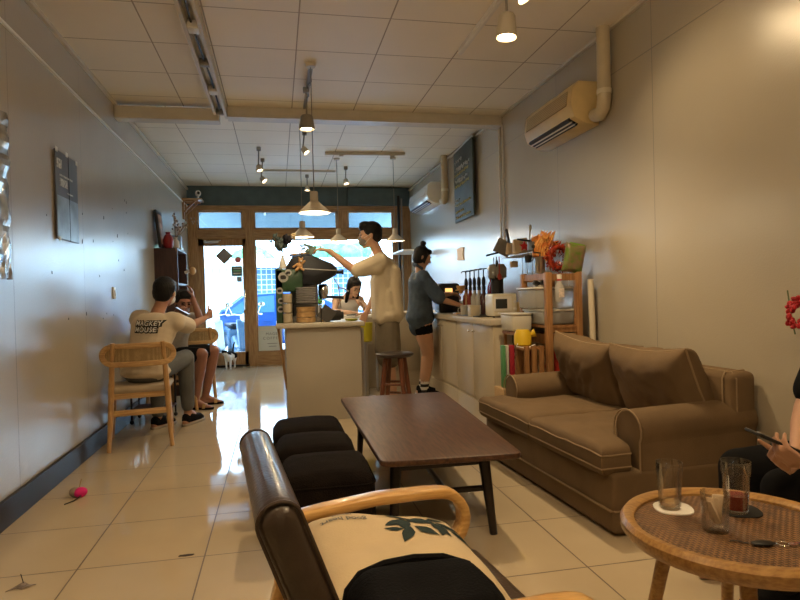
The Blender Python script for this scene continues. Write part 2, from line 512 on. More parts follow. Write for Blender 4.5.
# beams, mouldings
struct('trim_1', MB().box(((XL - .47) / 2, YBEAM, 2.745), (-.47 - XL, .14, .11), bevel=.006), M_beam)
struct('trim_2', MB().box(((XR - .40) / 2, YBEAM, 2.79), (XR + .40, .12, .1), bevel=.006).box(((XR - .40) / 2, YBEAM + .005, 2.735), (XR + .40, .15, .012)), M_beam)
struct('trim_3', MB().box((XL + .006, (YB + YF) / 2, 2.545), (.012, YF - YB, .018)), M_white)
struct('trim_4', MB().box((XL + .012, (YB + YF) / 2, ZC - .012), (.024, YF - YB, .03)).box((XR - .012, (YB + YF) / 2, ZC - .008), (.024, YF - YB, .02)), M_beam)
struct('baseboard_left', MB().box((XL + .012, (YB + YF) / 2, .068), (.024, YF - YB, .136), bevel=.004), M_base)
struct('baseboard_right', MB().box((XR - .01, (YB + 3.8) / 2, .05), (.02, 3.8 - YB, .1), bevel=.004), M_base)
# cable trunk hanging under the ceiling on the left
t = thing('cable_trunk', 'white twin cable trunk running along the ceiling left of centre', 'cable trunk', (-.46, 3.9, ZC))
MB().box((-.045, 0, -.05), (.022, 3.7, .08)).box((.045, 0, -.05), (.022, 3.7, .08)).build('side_rail', M_beam, t)
MB().box((0, 0, -.012), (.07, 3.7, .02)).build('back_plate', M_beam, t)
for k in range(7):
    y = -1.75 + k * .58
    MB().box((0, y, -.06), (.07, .05 + .05 * (k % 2), .05), bevel=.006).build('cable_clip', M_white if k % 2 else M_grey, t)
MB().tube([(-.01, -1.85, -.05), (.015, -1, -.055), (-.012, 0, -.05), (.01, .9, -.06), (0, 1.8, -.05)], .007).build('cable', M_black, t)

# shop front
FY = YF + .05
def fr(x0, x1, z0, z1, d=.09, y=None, b=.006):
    return MB().box(((x0 + x1) / 2, FY if y is None else y, (z0 + z1) / 2), (x1 - x0, d, z1 - z0), bevel=b)
struct('wall_front', MB().box(((XL + XR) / 2, FY + .06, (2.56 + 3.0) / 2), (XR - XL + .3, .2, .44)), M_teal)
struct('trim_5', MB().box((1.62, FY - .1, 2.70), (.9, .12, .28), bevel=.005), M_teal)
m = MB()
for a in ((XL, XR, 2.475, 2.56), (XL, XR, 2.03, 2.19), (XL, XR, 0, .03)): m.box(((a[0] + a[1]) / 2, FY, (a[2] + a[3]) / 2), (a[1] - a[0], .12, a[3] - a[2]), bevel=.006)
m.box(((-.44 + XR) / 2, FY, .125), (XR + .44, .10, .19), bevel=.006)
struct('trim_6', m, M_framewoodx)
m = MB()
for a in ((XL, -1.20, 0, 2.5), (-.475, -.335, 0, 2.5), (1.93, XR, 0, 2.5)): m.box(((a[0] + a[1]) / 2, FY - .004, (a[2] + a[3]) / 2), (a[1] - a[0], .115, a[3] - a[2]), bevel=.006)
for a in ((-.52, -.335, 2.19, 2.48), (.99, 1.17, 2.19, 2.48)): m.box(((a[0] + a[1]) / 2, FY - .006, (a[2] + a[3]) / 2), (a[1] - a[0], .11, a[3] - a[2]), bevel=.006)
struct('trim_7', m, M_framewood)
for k, (x0, x1, z0, z1) in enumerate(((-1.20, -.52, 2.19, 2.475), (-.335, .99, 2.19, 2.475), (1.17, 1.93, 2.19, 2.475), (-.335, 1.93, .22, 2.03))):
    o = struct('window_%d' % (k + 1), MB().box(((x0 + x1) / 2, FY + .01, (z0 + z1) / 2), (x1 - x0, .006, z1 - z0)), M_glass)
    m = MB(); t_ = .02
    for a in ((x0, x1, z0, z0 + t_), (x0, x1, z1 - t_, z1), (x0, x0 + t_, z0, z1), (x1 - t_, x1, z0, z1)):
        m.box(((a[0] + a[1]) / 2, FY, (a[2] + a[3]) / 2), (a[1] - a[0], .05, a[3] - a[2]))
    m.build('window_frame', M_framewood, o, smooth=False)
# door
dm = MB()
for a in ((-1.205, -1.115, .025, 2.035), (-.53, -.472, .025, 2.035), (-1.205, -.472, 1.92, 2.035), (-1.205, -.472, .025, .235)):
    dm.box(((a[0] + a[1]) / 2, FY - .03, (a[2] + a[3]) / 2), (a[1] - a[0], .05, a[3] - a[2]), bevel=.004)
door = struct('door_1', dm, M_framewood)
MB().box((-.82, FY - .03, 1.08), (.6, .006, 1.7)).build('glass_pane', M_glass, door, smooth=False)
MB().box((-.505, FY - .085, 1.06), (.03, .03, .32), bevel=.01).box((-.505, FY - .066, .93), (.02, .03, .03)).box((-.505, FY - .066, 1.19), (.02, .03, .03)).build('handle', M_chrome, door)
MB().box((-1.0, FY - .08, 1.985), (.22, .05, .045), bevel=.01).cyl((-1.02, FY - .09, 1.98), (-.85, FY - .14, 2.0), .008).build('door_closer', M_steel, door)
MB().box((-.835, FY - .07, .02), (.75, .05, .025), bevel=.004).build('threshold', M_black, door)
def onpane(name, poly, m, label, cat, y=FY - .037):
    return single(MB().prism(poly, .002, Matrix.Translation((0, y, 0)) @ Matrix.Rotation(PI / 2, 4, 'X')), name, m, label, cat, smooth=False)
M_dia = mat('grey_card', (.32, .30, .27), .6)
M_sgn = mat('dark_green_sign', (.10, .16, .13), .6)
M_pink = mat('pink_sticker', (.85, .22, .25), .6)
onpane('door_notice', [(-.81, 1.63), (-.675, 1.765), (-.81, 1.90), (-.945, 1.765)], M_dia, 'grey square card taped cornerwise high on the glass door', 'card')
onpane('round_sticker', [(-.60 + .05 * math.cos(i * PI / 8), 1.70 + .05 * math.sin(i * PI / 8)) for i in range(16)], M_pink, 'round pink sticker on the glass door', 'sticker')
s_ = onpane('hours_sign', rrect(-.705, 1.44, -.54, 1.60, .005), M_sgn, 'dark green notice with lines of print on the glass door', 'sign')
for k, c in enumerate(((.7, .75, .72), (.25, .55, .3), (.7, .75, .72))):
    MB().prism(rrect(-.68, 1.555 - k * .04, -.56, 1.572 - k * .04, .004), .0015, Matrix.Translation((0, FY - .0395, 0)) @ Matrix.Rotation(PI / 2, 4, 'X')).build('print_line', mat('print_%d' % k, c, .6), s_, smooth=False)
onpane('small_notice', rrect(-.625, 1.35, -.55, 1.43, .004), mat('grey_green_paper', (.28, .34, .32), .6), 'small grey notice under the dark sign on the door', 'notice')
# poster inside the big window, lower left
pst = single(MB().box((-.13, FY - .03, .43), (.38, .004, .40)), 'window_poster', mat('pale_poster', (.62, .64, .58), .6), 'pale poster with thin lettering low in the front window', 'poster', smooth=False)
MX = lambda x, y, z: Matrix.Translation((x, y, z)) @ Matrix.Rotation(PI / 2, 4, 'X')
M_ink = mat('grey_ink', (.18, .18, .17), .7)
text_obj('lettering', 'MAGE', .062, MX(-.11, FY - .033, .50), M_ink, pst, spacing=1.2)
text_obj('lettering', 'COFFEE', .062, MX(-.11, FY - .033, .43), M_ink, pst, spacing=1.4)
for zz, ww in ((.345, .16), (.30, .12)): MB().box((-.10, FY - .033, zz), (ww, .001, .008)).build('fine_print', M_ink, pst, smooth=False)

# ------------------------------------------------------------------ street outside
M_asph = mat('asphalt', (.42, .43, .44), .8, var=.08, vscale=3, bump=.2)
struct('ground_street', MB().box((0, 26, -.31), (60, 32, .12)), M_asph)
struct('ground_pavement', MB().box((0, 10.55, -.13), (12, 1.1, .2)), mat('paving', (.5, .5, .49), .7, var=.06))
M_shed = grid_mat('corrugated_white', (.80, .84, .86), (.42, .55, .66), (.19,), (0,), (0,), .022, .5, .6, .03, 1.0)
bld = thing('building', 'low white sheet-clad building across the street with barred windows', 'building', (0, 17, -.25))
MB().box((1, 1.5, 1.13), (16, 3, 2.26)).build('wall', M_shed, bld, smooth=False)
MB().box((1, 1.2, 2.36), (16.6, 3.9, .07), rot=(R(6), 0, 0)).build('roof', mat('roof_sheet', (.62, .70, .74), .5, stretch=(8, 1, 1), var=.1), bld)
M_bars = grid_mat('window_grid', (.07, .17, .33), (.62, .68, .72), (.14, .14), (0, 0), (0, 2), .022, .3, .5)
for xx in (-.24, 1.83):
    f = MB().box((xx, -.04, 1.74), (.74, .05, .9)).build('window', M_white, bld, smooth=False)
    MB().box((xx, -.075, 1.74), (.66, .02, .82)).build('pane', M_bars, f, smooth=False)
aw = thing('awning', 'pale blue awning outside above the shop front', 'awning', (.4, 11.2, 2.75))
M_awn = mat('pale_blue_sheet', (.22, .29, .33), .5, var=.1, vscale=1.5)
MB().box((0, 0, .1), (5, 2.3, .03), rot=(R(-3), 0, 0)).build('canopy', M_awn, aw)
MB().box((0, 1.1, -.16), (5, .03, .46)).build('valance', mat('valance_sheet', (.19, .27, .32), .5, var=.15, vscale=1.2), aw)
for xx in (-1.9, -.6, .8, 2.2): MB().box((xx, 0, 0), (.04, 2.2, .06)).build('rafter', M_white, aw)
for xx in (-2.42, 2.42): MB().cyl((xx, 1.08, -3.0), (xx, 1.08, -.1), .03).build('post', M_white, aw)
# distant trees
def tree(x, y, h, r, label):
    t = thing('tree', label, 'tree', (x, y, -.25), group='trees beyond the low building')
    MB().cyl((0, 0, 0), (0, 0, h * .6), .18, .1).build('trunk', mat('bark', (.12, .09, .07), .9, var=.2), t)
    m = MB()
    for k in range(26):
        a = random.random() * 6.28; q = random.random()
        m.ell((math.cos(a) * r * q, math.sin(a) * r * q * .7, h * .72 + random.uniform(-.5, .5) * r * .9), (r * .4, r * .4, r * .33), seg=7, rings=5)
    m.build('crown', mat('tree_leaves', (.10, .30, .16), .8, var=.4, vscale=3), t)
tree(-.9, 30, 4.0, 1.2, 'green tree behind the low building, seen right of the door')
tree(3.6, 33, 4.2, 1.7, 'round green tree behind the low building, beyond the barista arm')
# blue car
def car():
    t = thing('car', 'blue parked car outside the shop window', 'car', (-.15, 14.0, -.20), R(2))
    M_cb = mat('blue_car_paint', (.005, .065, .28), .45, coat=.0)
    L, W = 4.2, 1.66
    prof = [(-2.1, .28), (-2.12, .62), (-1.95, .80), (-1.15, .92), (-.55, 1.36), (.75, 1.42), (1.55, 1.02), (2.02, .95), (2.1, .60), (2.08, .28)]
    MB().prism(prof, W, Matrix.Translation((0, W / 2, 0)) @ Matrix.Rotation(PI / 2, 4, 'X'), bevel=.07).build('body', M_cb, t)
    M_cg = mat('car_glass', (.08, .22, .33), .08, spec=.8)
    for yy in (-W / 2 - .004, W / 2 + .004):
        MB().prism([(-.98, .95), (-.5, 1.29), (.05, 1.33), (.05, .97)], .012, Matrix.Translation((0, yy + .006, 0)) @ Matrix.Rotation(PI / 2, 4, 'X')).prism([(.12, .97), (.12, 1.33), (.7, 1.34), (1.25, 1.03)], .012, Matrix.Translation((0, yy + .006, 0)) @ Matrix.Rotation(PI / 2, 4, 'X')).build('side_window', M_cg, t)
    MB().box((-.86, 0, 1.15), (.02, 1.35, .62), rot=(0, R(53.5), 0)).build('windscreen', M_cg, t)
    MB().box((-.1, -W / 2 - .02, .78), (.16, .02, .03), bevel=.006).build('door_handle', M_cb, t)
    MB().ell((-1.0, -W / 2 - .1, 1.0), (.07, .1, .07)).build('wing_mirror', M_cb, t)
    for xx in (-1.3, 1.3):
        for yy in (-W / 2 + .07, W / 2 - .07):
            wh = MB().lathe([(.18, -.1), (.31, -.1), (.33, -.06), (.33, .06), (.31, .1), (.18, .1)], (xx, yy, .33), (0, 1, 0), 24).build('wheel', M_black, t)
            MB().lathe([(.19, -.105), (.17, -.08), (.05, -.09), (.05, .09), (.17, .08), (.19, .105)], (xx, yy, .33), (0, 1, 0), 18).build('hubcap', M_steel, wh)
    MB().box((-2.08, -.55, .68), (.08, .3, .12), bevel=.03).box((-2.08, .55, .68), (.08, .3, .12), bevel=.03).build('headlight', M_glassy, t)
M_glassy = mat('lamp_lens', (.8, .85, .9), .1, coat=.5)
car()
def scooter(x, y, rz, label, col):
    t = thing('scooter', label, 'scooter', (x, y, -.25), rz, 'scooters parked outside the door')
    MP = mat('scooter_paint_%d' % int(col[0] * 100), col, .25, coat=.6)
    MB().tube([(.30, 0, .40), (.05, 0, .33), (-.25, 0, .33), (-.42, 0, .55)], [.10, .11, .12, .1], 12).build('floor_board', MP, t)
    MB().prism([(-.50, .34), (-.45, .72), (.42 - 1.2, .80), (-.95, .72), (-.85, .42)], .26, Matrix.Translation((0, .13, 0)) @ Matrix.Rotation(PI / 2, 4, 'X'), bevel=.04).build('tail_body', MP, t)
    MB().box((-.62, 0, .80), (.58, .24, .09), bevel=.04, seg=3).build('seat', M_black, t)
    MB().box((.40, 0, .66), (.07, .36, .58), rot=(0, R(-18), 0), bevel=.03, seg=3).build('leg_shield', MP, t)
    MB().cyl((.52, 0, .32), (.32, 0, 1.0), .03).tube([(.26, -.33, 1.02), (.33, -.2, 1.03), (.33, 0, 1.0), (.33, .2, 1.03), (.26, .33, 1.02)], .015).build('handlebar', M_chrome, t)
    MB().ell((.40, 0, .97), (.09, .12, .09)).build('headlamp', M_glassy, t)
    for s in (-1, 1):
        mi = MB().cyl((.31, s * .24, 1.03), (.30, s * .30, 1.17), .007).ell((.30, s * .32, 1.21), (.015, .06, .045)).build('mirror', M_chrome, t)
    for xx in (.56, -.72):
        wh = MB().lathe([(.13, -.045), (.20, -.05), (.235, -.02), (.235, .02), (.20, .05), (.13, .045)], (xx, 0, .235), (0, 1, 0), 22).build('wheel', M_black, t)
        MB().lathe([(.13, -.03), (.04, -.04), (.04, .04), (.13, .03)], (xx, 0, .235), (0, 1, 0), 14).build('hub', M_steel, wh)
scooter(-1.3, 11.9, R(-70), 'silver scooter parked outside the glass door, nearest the door hinge', (.55, .60, .64))
scooter(-.70, 11.95, R(-72), 'dark blue scooter parked outside between the door and the car', (.06, .12, .2))
scooter(.45, 11.95, R(-75), 'pale grey scooter parked outside behind the window poster', (.40, .46, .5))
# ------------------------------------------------------------------ lamps of the room, and added fill lamps
M_lampw = mat('lamp_shade_white', (.55, .50, .41), .45, var=.03)
def pendant(x, y, zrim, zc, label, energy=11):
    t = thing('pendant_lamp', label, 'pendant lamp', (x, y, zrim), 0, 'cone pendant lamps over the bar')
    MB().lathe([(.118, 0), (.120, .004), (.030, .088), (.030, .155), (.026, .160), (.006, .162)], seg=28, cap=False).lathe([(.114, .003), (.026, .086), (.001, .088)], seg=28, cap=False).build('lamp_shade', M_lampw, t)
    MB().cyl((0, 0, .158), (0, 0, zc - zrim - .02), .004, seg=6).build('cord', M_grey, t)
    MB().lathe([(.035, zc - zrim - .025), (.04, zc - zrim - .002)], seg=16).build('ceiling_rose', M_lampw, t)
    MB().ell((0, 0, .045), (.026, .026, .026)).build('bulb', M_glow2, t)
    lamp('POINT', 'pendant_light', (x, y, zrim + .012), energy, (1, .80, .52), shadow_soft_size=.03)
    return t
pendant(.288, 4.55, 1.718, ZC, 'white cone pendant lamp hanging nearest, its long cord reaching the front ceiling')
pendant(.262, 6.1, 1.685, ZR, 'white cone pendant lamp hanging above the plate stack and flowers, left of the others')
pendant(.765, 7.5, 1.765, 2.80, 'white cone pendant lamp just left of the masked barista head, hung from the ceiling bar')
pendant(1.46, 7.4, 1.755, 2.80, 'white cone pendant lamp between the barista and the woman at the worktop')
cb = thing('ceiling_bar', 'pale ceiling bar carrying two pendant lamp cords', 'ceiling bar', (1.12, 7.45, ZR))
MB().box((0, 0, -.02), (1.0, .035, .04), rot=(0, 0, -.06), bevel=.006).build('bar', M_beam, cb)
for q in (-.3, .34): MB().box((q, 0, -.045), (.05, .04, .03)).build('cord_grip', M_lampw, cb)
cb = thing('lighting_track', 'thin white lighting track far back on the ceiling', 'lighting track', (.3, 8.6, ZR))
MB().box((0, 0, -.012), (1.1, .03, .024)).build('rail', M_beam, cb)
tr = thing('lighting_track', 'white lighting track on the front ceiling carrying two bright spotlights', 'lighting track', (1.33, 3.0, ZC))
MB().box((0, 0, -.014), (.036, 2.3, .028)).box((0, 0, -.03), (.014, 2.3, .006)).build('rail', M_white, tr)
tr = thing('lighting_track', 'short dark wired track on the front ceiling above the middle of the room', 'lighting track', (.292, 5.08, ZC))
MB().box((0, 0, -.012), (.03, 1.0, .024)).build('rail', M_grey, tr)
MB().tube([(.0, -.45, -.03), (.012, -.3, -.05), (-.012, -.15, -.03), (.01, .05, -.05), (-.01, .2, -.03), (0, .4, -.04)], .006).build('loose_wire', M_black, tr)

def can(x, y, z, zc, label, r=.058, h=.135, energy=40, tilt=(0, 0), m=None, glow=None, dirn=(0, 0, -1)):
    t = thing('spotlight', label, 'spotlight', (x, y, z))
    d = Vector(dirn).normalized()
    B = basis(-d)
    Mx = B.to_4x4()
    a = MB().lathe([(r, -h / 2), (r * 1.02, -h / 2 + .01), (r * .82, h / 2 - .012), (r * .7, h / 2), (.01, h / 2 + .002)], seg=24, cap=False).lathe([(r * .97, -h / 2 + .001), (r * .8, h * .1), (.001, h * .1)], seg=24, cap=False)
    bmesh.ops.transform(a.bm, matrix=Mx, verts=a.bm.verts); a.build('lamp_head', m or M_lampw, t)
    a = MB().lathe([(.001, -h / 2 + .016), (r * .86, -h / 2 + .018), (r * .8, -h / 2 + .04)], seg=20)
    bmesh.ops.transform(a.bm, matrix=Mx, verts=a.bm.verts); a.build('bulb', glow or M_glow, t)
    top = -d * (h / 2)
    MB().cyl(top, (0, 0, zc - z - .02), .008, seg=8).box((0, 0, zc - z - .025), (.05, .04, .045), bevel=.006).build('stem', M_grey, t)
    p = Vector((x, y, z)) + d * (h / 2 + .012)
    lamp('SPOT', 'spot_light', p, energy, (1, .74, .42), d, spot_size=R(118), spot_blend=.8, shadow_soft_size=.05)
    return t
can(1.33, 3.27, 2.615, ZC, 'white can spotlight nearest the camera on the front track, brightly lit', energy=75, dirn=(-.05, 0, -1))
can(1.33, 3.05, 2.70, ZC, 'bright spotlight cut by the top edge of the picture', r=.045, h=.08, energy=20, dirn=(.45, -.3, -.9))
can(.275, 5.0, 2.52, ZC - .02, 'grey can spotlight hanging in the middle below the wired track', r=.062, h=.115, energy=30, m=M_grey)
# added spots of the same kind, out of view, to brighten the room
can(-.35, .6, 2.62, ZC, 'added unseen can spotlight above the seats on the aisle side', energy=30, dirn=(-.75, .25, -1))
can(1.2, .3, 2.62, ZC, 'added unseen can spotlight above the rattan table seats', energy=34, dirn=(-.05, .25, -1))
can(.4, -1.2, 2.62, ZC, 'added unseen can spotlight by the rear wall', energy=25)

for (x, y, z, lb, dr) in ((-.17, 7.3, 2.62, 'small white spotlight over the aisle, highest of the far left pair', (.25, -.2, -1)), (-.14, 7.9, 2.60, 'small white spotlight over the aisle, lowest of the far left pair', (.7, -.3, -.8)),
                     (.97, 8.3, 2.66, 'small white spotlight far back above the barista head', (.15, -.2, -1)), (.47, 8.9, 2.67, 'small white spotlight far back just above the cone pendants', (.0, -.1, -1)),
                     (.33, 6.55, 2.66, 'small dim spotlight hanging just under the grey can light', (.6, -.2, -.8))):
    can(x, y, z, ZR, lb, r=.038, h=.07, energy=22, glow=M_glow2, dirn=dr)

def globe(x, y, z, energy, label):  # added fill lamp, hung out of view to brighten the ceiling
    t = thing('added_globe_lamp', label, 'pendant lamp', (x, y, z))
    MB().ell((0, 0, 0), (.11, .11, .11), seg=24, rings=14).build('lamp_globe', mat('opal_globe', (.8, .75, .65), .4, emit=(1, .78, .5), estr=2.5), t)
    MB().cyl((0, 0, .10), (0, 0, ZC - z), .005, seg=6).build('cord', M_grey, t)
    lamp('POINT', 'added_globe_light', (x, y, z - .13), energy, (1, .72, .42), shadow_soft_size=.11)
globe(-.5, 1.0, 2.48, 22, 'added opal globe fill lamp over the aisle just ahead of the viewpoint, above the picture')
globe(.60, .85, 2.48, 23, 'added opal globe fill lamp over the rattan table, above the picture')

# ------------------------------------------------------------------ things on the walls
def aircon(x, y, z, W, label, body, dark, grille):
    t = thing('air_conditioner', label, 'air conditioner', (x, y, z), 0, 'wall air conditioners')
    prof = [(0, .15), (-.15, .15), (-.20, .10), (-.215, -.02), (-.19, -.10), (-.10, -.145), (0, -.15)]
    MB().prism(prof, W, Matrix(((1, 0, 0, 0), (0, 0, 1, -W / 2), (0, 1, 0, 0), (0, 0, 0, 1))), bevel=.012).build('body', body, t)
    MB().prism([(-.204, .085), (-.218, -.015), (-.222, -.015), (-.208, .088)], W * .86, Matrix(((1, 0, 0, 0), (0, 0, 1, -W * .43), (0, 1, 0, 0), (0, 0, 0, 1)))).build('front_grille', grille, t)
    MB().box((-.165, 0, -.118), (.075, W * .84, .02), rot=(0, R(28), 0)).build('air_outlet', M_black, t)
    for q in (0, .03):
        MB().box((-.165 + q - .012, 0, -.122 - q * .3), (.01, W * .84, .018), rot=(0, R(50), 0)).build('louvre', dark, t)
    return t
M_grl = grid_mat('grille_lines', (.50, .38, .19), (.30, .22, .10), (.014,), (0,), (2,), .004, .5)
aircon(XR, 4.22, 2.385, .80, 'yellowed air conditioner high on the right wall, the nearer one', M_cream, M_creamL, M_grl)
aircon(XR, 8.45, 2.45, 1.15, 'whiter glossy air conditioner farther along the right wall', mat('glossy_white_plastic', (.75, .75, .70), .2, coat=.4), M_creamL, mat('glossy_white_plastic'
       , (.75, .75, .70)))
def pipe(y, z0, z1, label, r=.045, m=None):
    t = thing('air_conditioning_pipe', label, 'pipe', (XR - r - .01, y, z0))
    MB().tube([(0, .13, .02), (0, .06, .0), (0, .015, .035), (0, 0, .10), (0, 0, z1 - z0)], r, 14).build('trunking', m or mat('pipe_cover', (.55, .48, .34), .4, var=.05), t)
    MB().cyl((0, 0, .12), (0, 0, .15), r * 1.1).build('collar', M_creamL, t)
pipe(3.66, 2.27, ZC, 'cream pipe cover rising from the nearer air conditioner to the ceiling')
pipe(7.55, 2.29, ZR, 'cream pipe cover rising from the farther air conditioner', m=mat('pipe_cover_b', (.50, .42, .28), .4))
t = thing('conduit', 'pair of thin grey conduits down the right wall below the beam', 'conduit', (XR - .015, 5.6, 1.0))
for q in (0, .09): MB().cyl((0, q, .5), (0, q, 1.72), .010, seg=8).build('tube', M_beam, t)
# chalkboard menu
M_board = mat('chalkboard', (.045, .06, .05), .55, var=.3, vscale=5)
cbd = thing('chalkboard', 'hanging green-black chalkboard with chalk handwriting on the right wall', 'chalkboard', (XR - .03, 6.82, 2.385), R(-3))
MB().box((0, 0, 0), (.022, .86, .86), bevel=.004).build('board', M_board, cbd)
MB().box((.004, 0, .44), (.03, .9, .03), bevel=.005).build('top_rail', M_steel, cbd)
rg = random.Random(3)
for row, (zz, hh, col, L) in enumerate(((.30, .05, 0, .34), (.20, .06, 0, .66), (.14, .035, 1, .62), (.06, .06, 0, .6), (.0, .035, 1, .62), (-.17, .04, 0, .22), (-.23, .035, 1, .66), (-.31, .035, 1, .4), (-.38, .035, 1, .7))):
    mb = MB(); y = -.36
    while y < -.36 + L:
        w_ = rg.uniform(.03, .05)
        pts = [(-.015, -(y + w_ * q), zz + rg.uniform(-.5, .5) * hh) for q in (0, .3, .1, .7, .5, 1)]
        mb.tube(pts, .004, 4); y += w_ + .018
    mb.build('chalk_line', mat('chalk_white', (.6, .62, .6), .9) if col == 0 else mat('chalk_yellow', (.62, .55, .25), .9), cbd, smooth=False)
# poster left wall
M_post = mat('dark_poster', (.10, .10, .105), .35, var=.2, vscale=3)
ps = thing('poster', 'dark creased poster taped to the left wall, pale blue lower half', 'poster', (XL + .012, 4.32, 1.78))
MB().box((0, 0, 0), (.006, .42, .56)).build('sheet', M_post, ps, smooth=False)
MB().box((.004, .0, -.14), (.002, .40, .27)).build('photo_area', mat('poster_blue', (.24, .30, .36), .3, var=.3, vscale=6), ps, smooth=False)
MB().box((.005, .03, 0), (.002, .006, .56)).build('fold', M_black, ps, smooth=False)
for (yy, zz, ww, hh) in ((-.14, .20, .09, .06), (-.02, .13, .24, .012), (-.07, .085, .14, .05), (.05, .03, .12, .010)):
    MB().box((.0045, yy, zz), (.002, ww, hh)).build('print_block', mat('poster_print', (.5, .48, .4), .5, var=.5, vscale=60), ps, smooth=False)
for (yy, zz) in ((-.19, .28), (.0, .285), (.19, .27), (-.17, -.28)): MB().box((.006, yy, zz), (.002, .04, .03)).build('tape', mat('tape', (.6, .56, .45), .5), ps, smooth=False)
pl_ = thing('crumpled_poster', 'crinkled silvery sheet on the left wall at the picture edge', 'poster', (XL + .015, 3.2, 1.64))
mb = MB(); n_ = 14; g = {}
for i in range(n_ + 1):
    for j in range(2 * n_ + 1):
        yy = -.2 + .4 * i / n_; zz = -.42 + .84 * j / (2 * n_)
        g[i, j] = mb.bm.verts.new((.006 + .03 * abs(noise.noise(Vector((yy * 9, zz * 9, 1)))) , yy + (.012 * math.sin(zz * 40) if i == n_ else 0), zz))
for i in range(n_):
    for j in range(2 * n_): mb.bm.faces.new((g[i, j], g[i + 1, j], g[i + 1, j + 1], g[i, j + 1]))
o = mb.build('sheet', mat('silver_sheet', (.42, .42, .42), .22, metal=.5, var=.4, vscale=12), pl_, smooth=False)
md = o.modifiers.new('s', 'SOLIDIFY'); md.thickness = .003
t = thing('light_switch', 'small cream switch plate on the left wall beside the seated man', 'light switch', (XL, 5.44, 1.165))
MB().box((.006, 0, 0), (.012, .075, .10), bevel=.004).build('plate', M_creamL, t)
MB().box((.014, 0, .0), (.008, .03, .05), bevel=.003).build('rocker', M_white, t)
t = thing('wall_chips', 'small dark paint chips scattered on the left wall', 'paint chips', (XL + .002, 4.8, 1.3)); 
mb = MB(); rg = random.Random(5)
for k in range(26):
    yy, zz = rg.uniform(-.9, 1.2), rg.uniform(-.35, .75); s = rg.uniform(.004, .012)
    mb.prism([(s * rg.uniform(.5, 1) * math.cos(a), 1.8 * s * rg.uniform(.5, 1) * math.sin(a)) for a in (0, 1, 2.2, 3.3, 4.3, 5.3)], .0015, Matrix.Translation((0, yy, zz)) @ Matrix(((0, 0, 1, 0), (1, 0, 0, 0), (0, 1, 0, 0), (0, 0, 0, 1))))
mb.build('flakes', mat('bare_patch', (.07, .055, .045), .8), t, smooth=False); t['kind'] = 'stuff'
t = single(MB().prism([(-.14, -.08), (.14, -.07), (.10, 0), (.15, .08), (.07, .07), (-.07, .085), (-.14, .075), (-.10, 0)], .012, Matrix.Translation((XR - .012, 7.1, 1.56)) @ Matrix(((0, 0, 1, 0), (1, 0, 0, 0), (0, 1, 0, 0), (0, 0, 0, 1)))), 'paper_ornament', mat('tan_paper', (.55, .42, .28), .7), 'small tan paper ornament on the right wall behind the worktop', 'ornament')
# bracket shelf and camera
bs = thing('bracket_shelf', 'small wooden bracket shelf high on the left wall by the shop front', 'shelf', (XL, 9.55, 2.585))
MB().box((.14, 0, 0), (.28, .30, .022), bevel=.003).build('board', M_oakx, bs)
for yy in (-.12, .12):
    MB().box((.012, yy, -.15), (.024, .03, .30)).box((.12, yy, -.022), (.22, .03, .024)).box((.10, yy, -.11), (.025, .028, .25), rot=(0, R(45), 0)).build('bracket', M_framewood, bs)
t = thing('security_camera', 'white security camera standing on the bracket shelf', 'security camera', (XL + .22, 9.5, 2.596))
MB().lathe([(.035, 0), (.035, .012), (.012, .02), (.012, .05)], seg=16).build('stand', M_white, t)
MB().ell((0, 0, .085), (.042, .042, .048)).build('housing', M_white, t)
MB().ell((.01, -.034, .088), (.022, .014, .024)).build('lens', M_black, t)

# ------------------------------------------------------------------ bookcase on the left wall and what stands on it
bk = thing('bookcase', 'dark brown open bookcase against the left wall near the door', 'bookcase', (XL, 7.2, 0))
MB().box((.125, .012, .84), (.25, .024, 1.68)).build('side_panel', M_darkshelf, bk)
MB().box((.125, .70, .84), (.25, .024, 1.68)).build('side_panel', M_darkshelf, bk)
MB().box((.008, .36, .84), (.012, .68, 1.66)).build('back_panel', M_darkshelf, bk)
for zz in (.04, .45, .86, 1.27, 1.668): MB().box((.125, .356, zz), (.25, .664, .024)).build('shelf', M_darkshelf, bk)
cols = [(.5, .06, .05), (.1, .2, .35), (.6, .55, .4), (.08, .25, .15), (.25, .12, .08)]
for lv, zz in enumerate((.872, 1.282)):
    yy = 7.26
    for k in range(6):
        th = .022 + .006 * ((k * 7 + lv) % 3); hh = .2 + .02 * ((k * 5 + lv) % 4)
        single(MB().box((XL + .13, yy + th / 2, zz + hh / 2), (.15, th, hh), bevel=.002), 'book', mat('book_%d' % (k % 5), cols[k % 5], .6), 'upright book inside the dark bookcase', 'book', group='books inside the dark bookcase')
        yy += th + .004
pf = thing('picture_frame', 'black picture frame leaning on the wall on top of the bookcase', 'picture frame', (XL + .05, 7.32, 1.682), R(0))
MB().box((0, 0, .215), (.03, .30, .43), rot=(0, R(-6), 0), bevel=.004).build('frame', M_black, pf)
MB().box((.018, 0, .215), (.004, .22, .34), rot=(0, R(-6), 0)).build('picture', mat('print_tan', (.48, .32, .22), .5, var=.5, vscale=9), pf, smooth=False)
t = thing('red_vase', 'red jar standing beside the frame on the bookcase', 'vase', (XL + .14, 7.30, 1.68))
MB().lathe([(.035, 0), (.055, .03), (.058, .10), (.04, .15), (.025, .165), (.03, .19)], seg=20).build('body', mat('red_glaze', (.32, .015, .02), .3, coat=.5), t)
fv = thing('flower_vase', 'white vase with dry flower twigs on the bookcase', 'vase', (XL + .2, 7.42, 1.68))
MB().lathe([(.03, 0), (.045, .03), (.042, .09), (.02, .12), (.024, .14)], seg=18).build('body', M_white, fv)
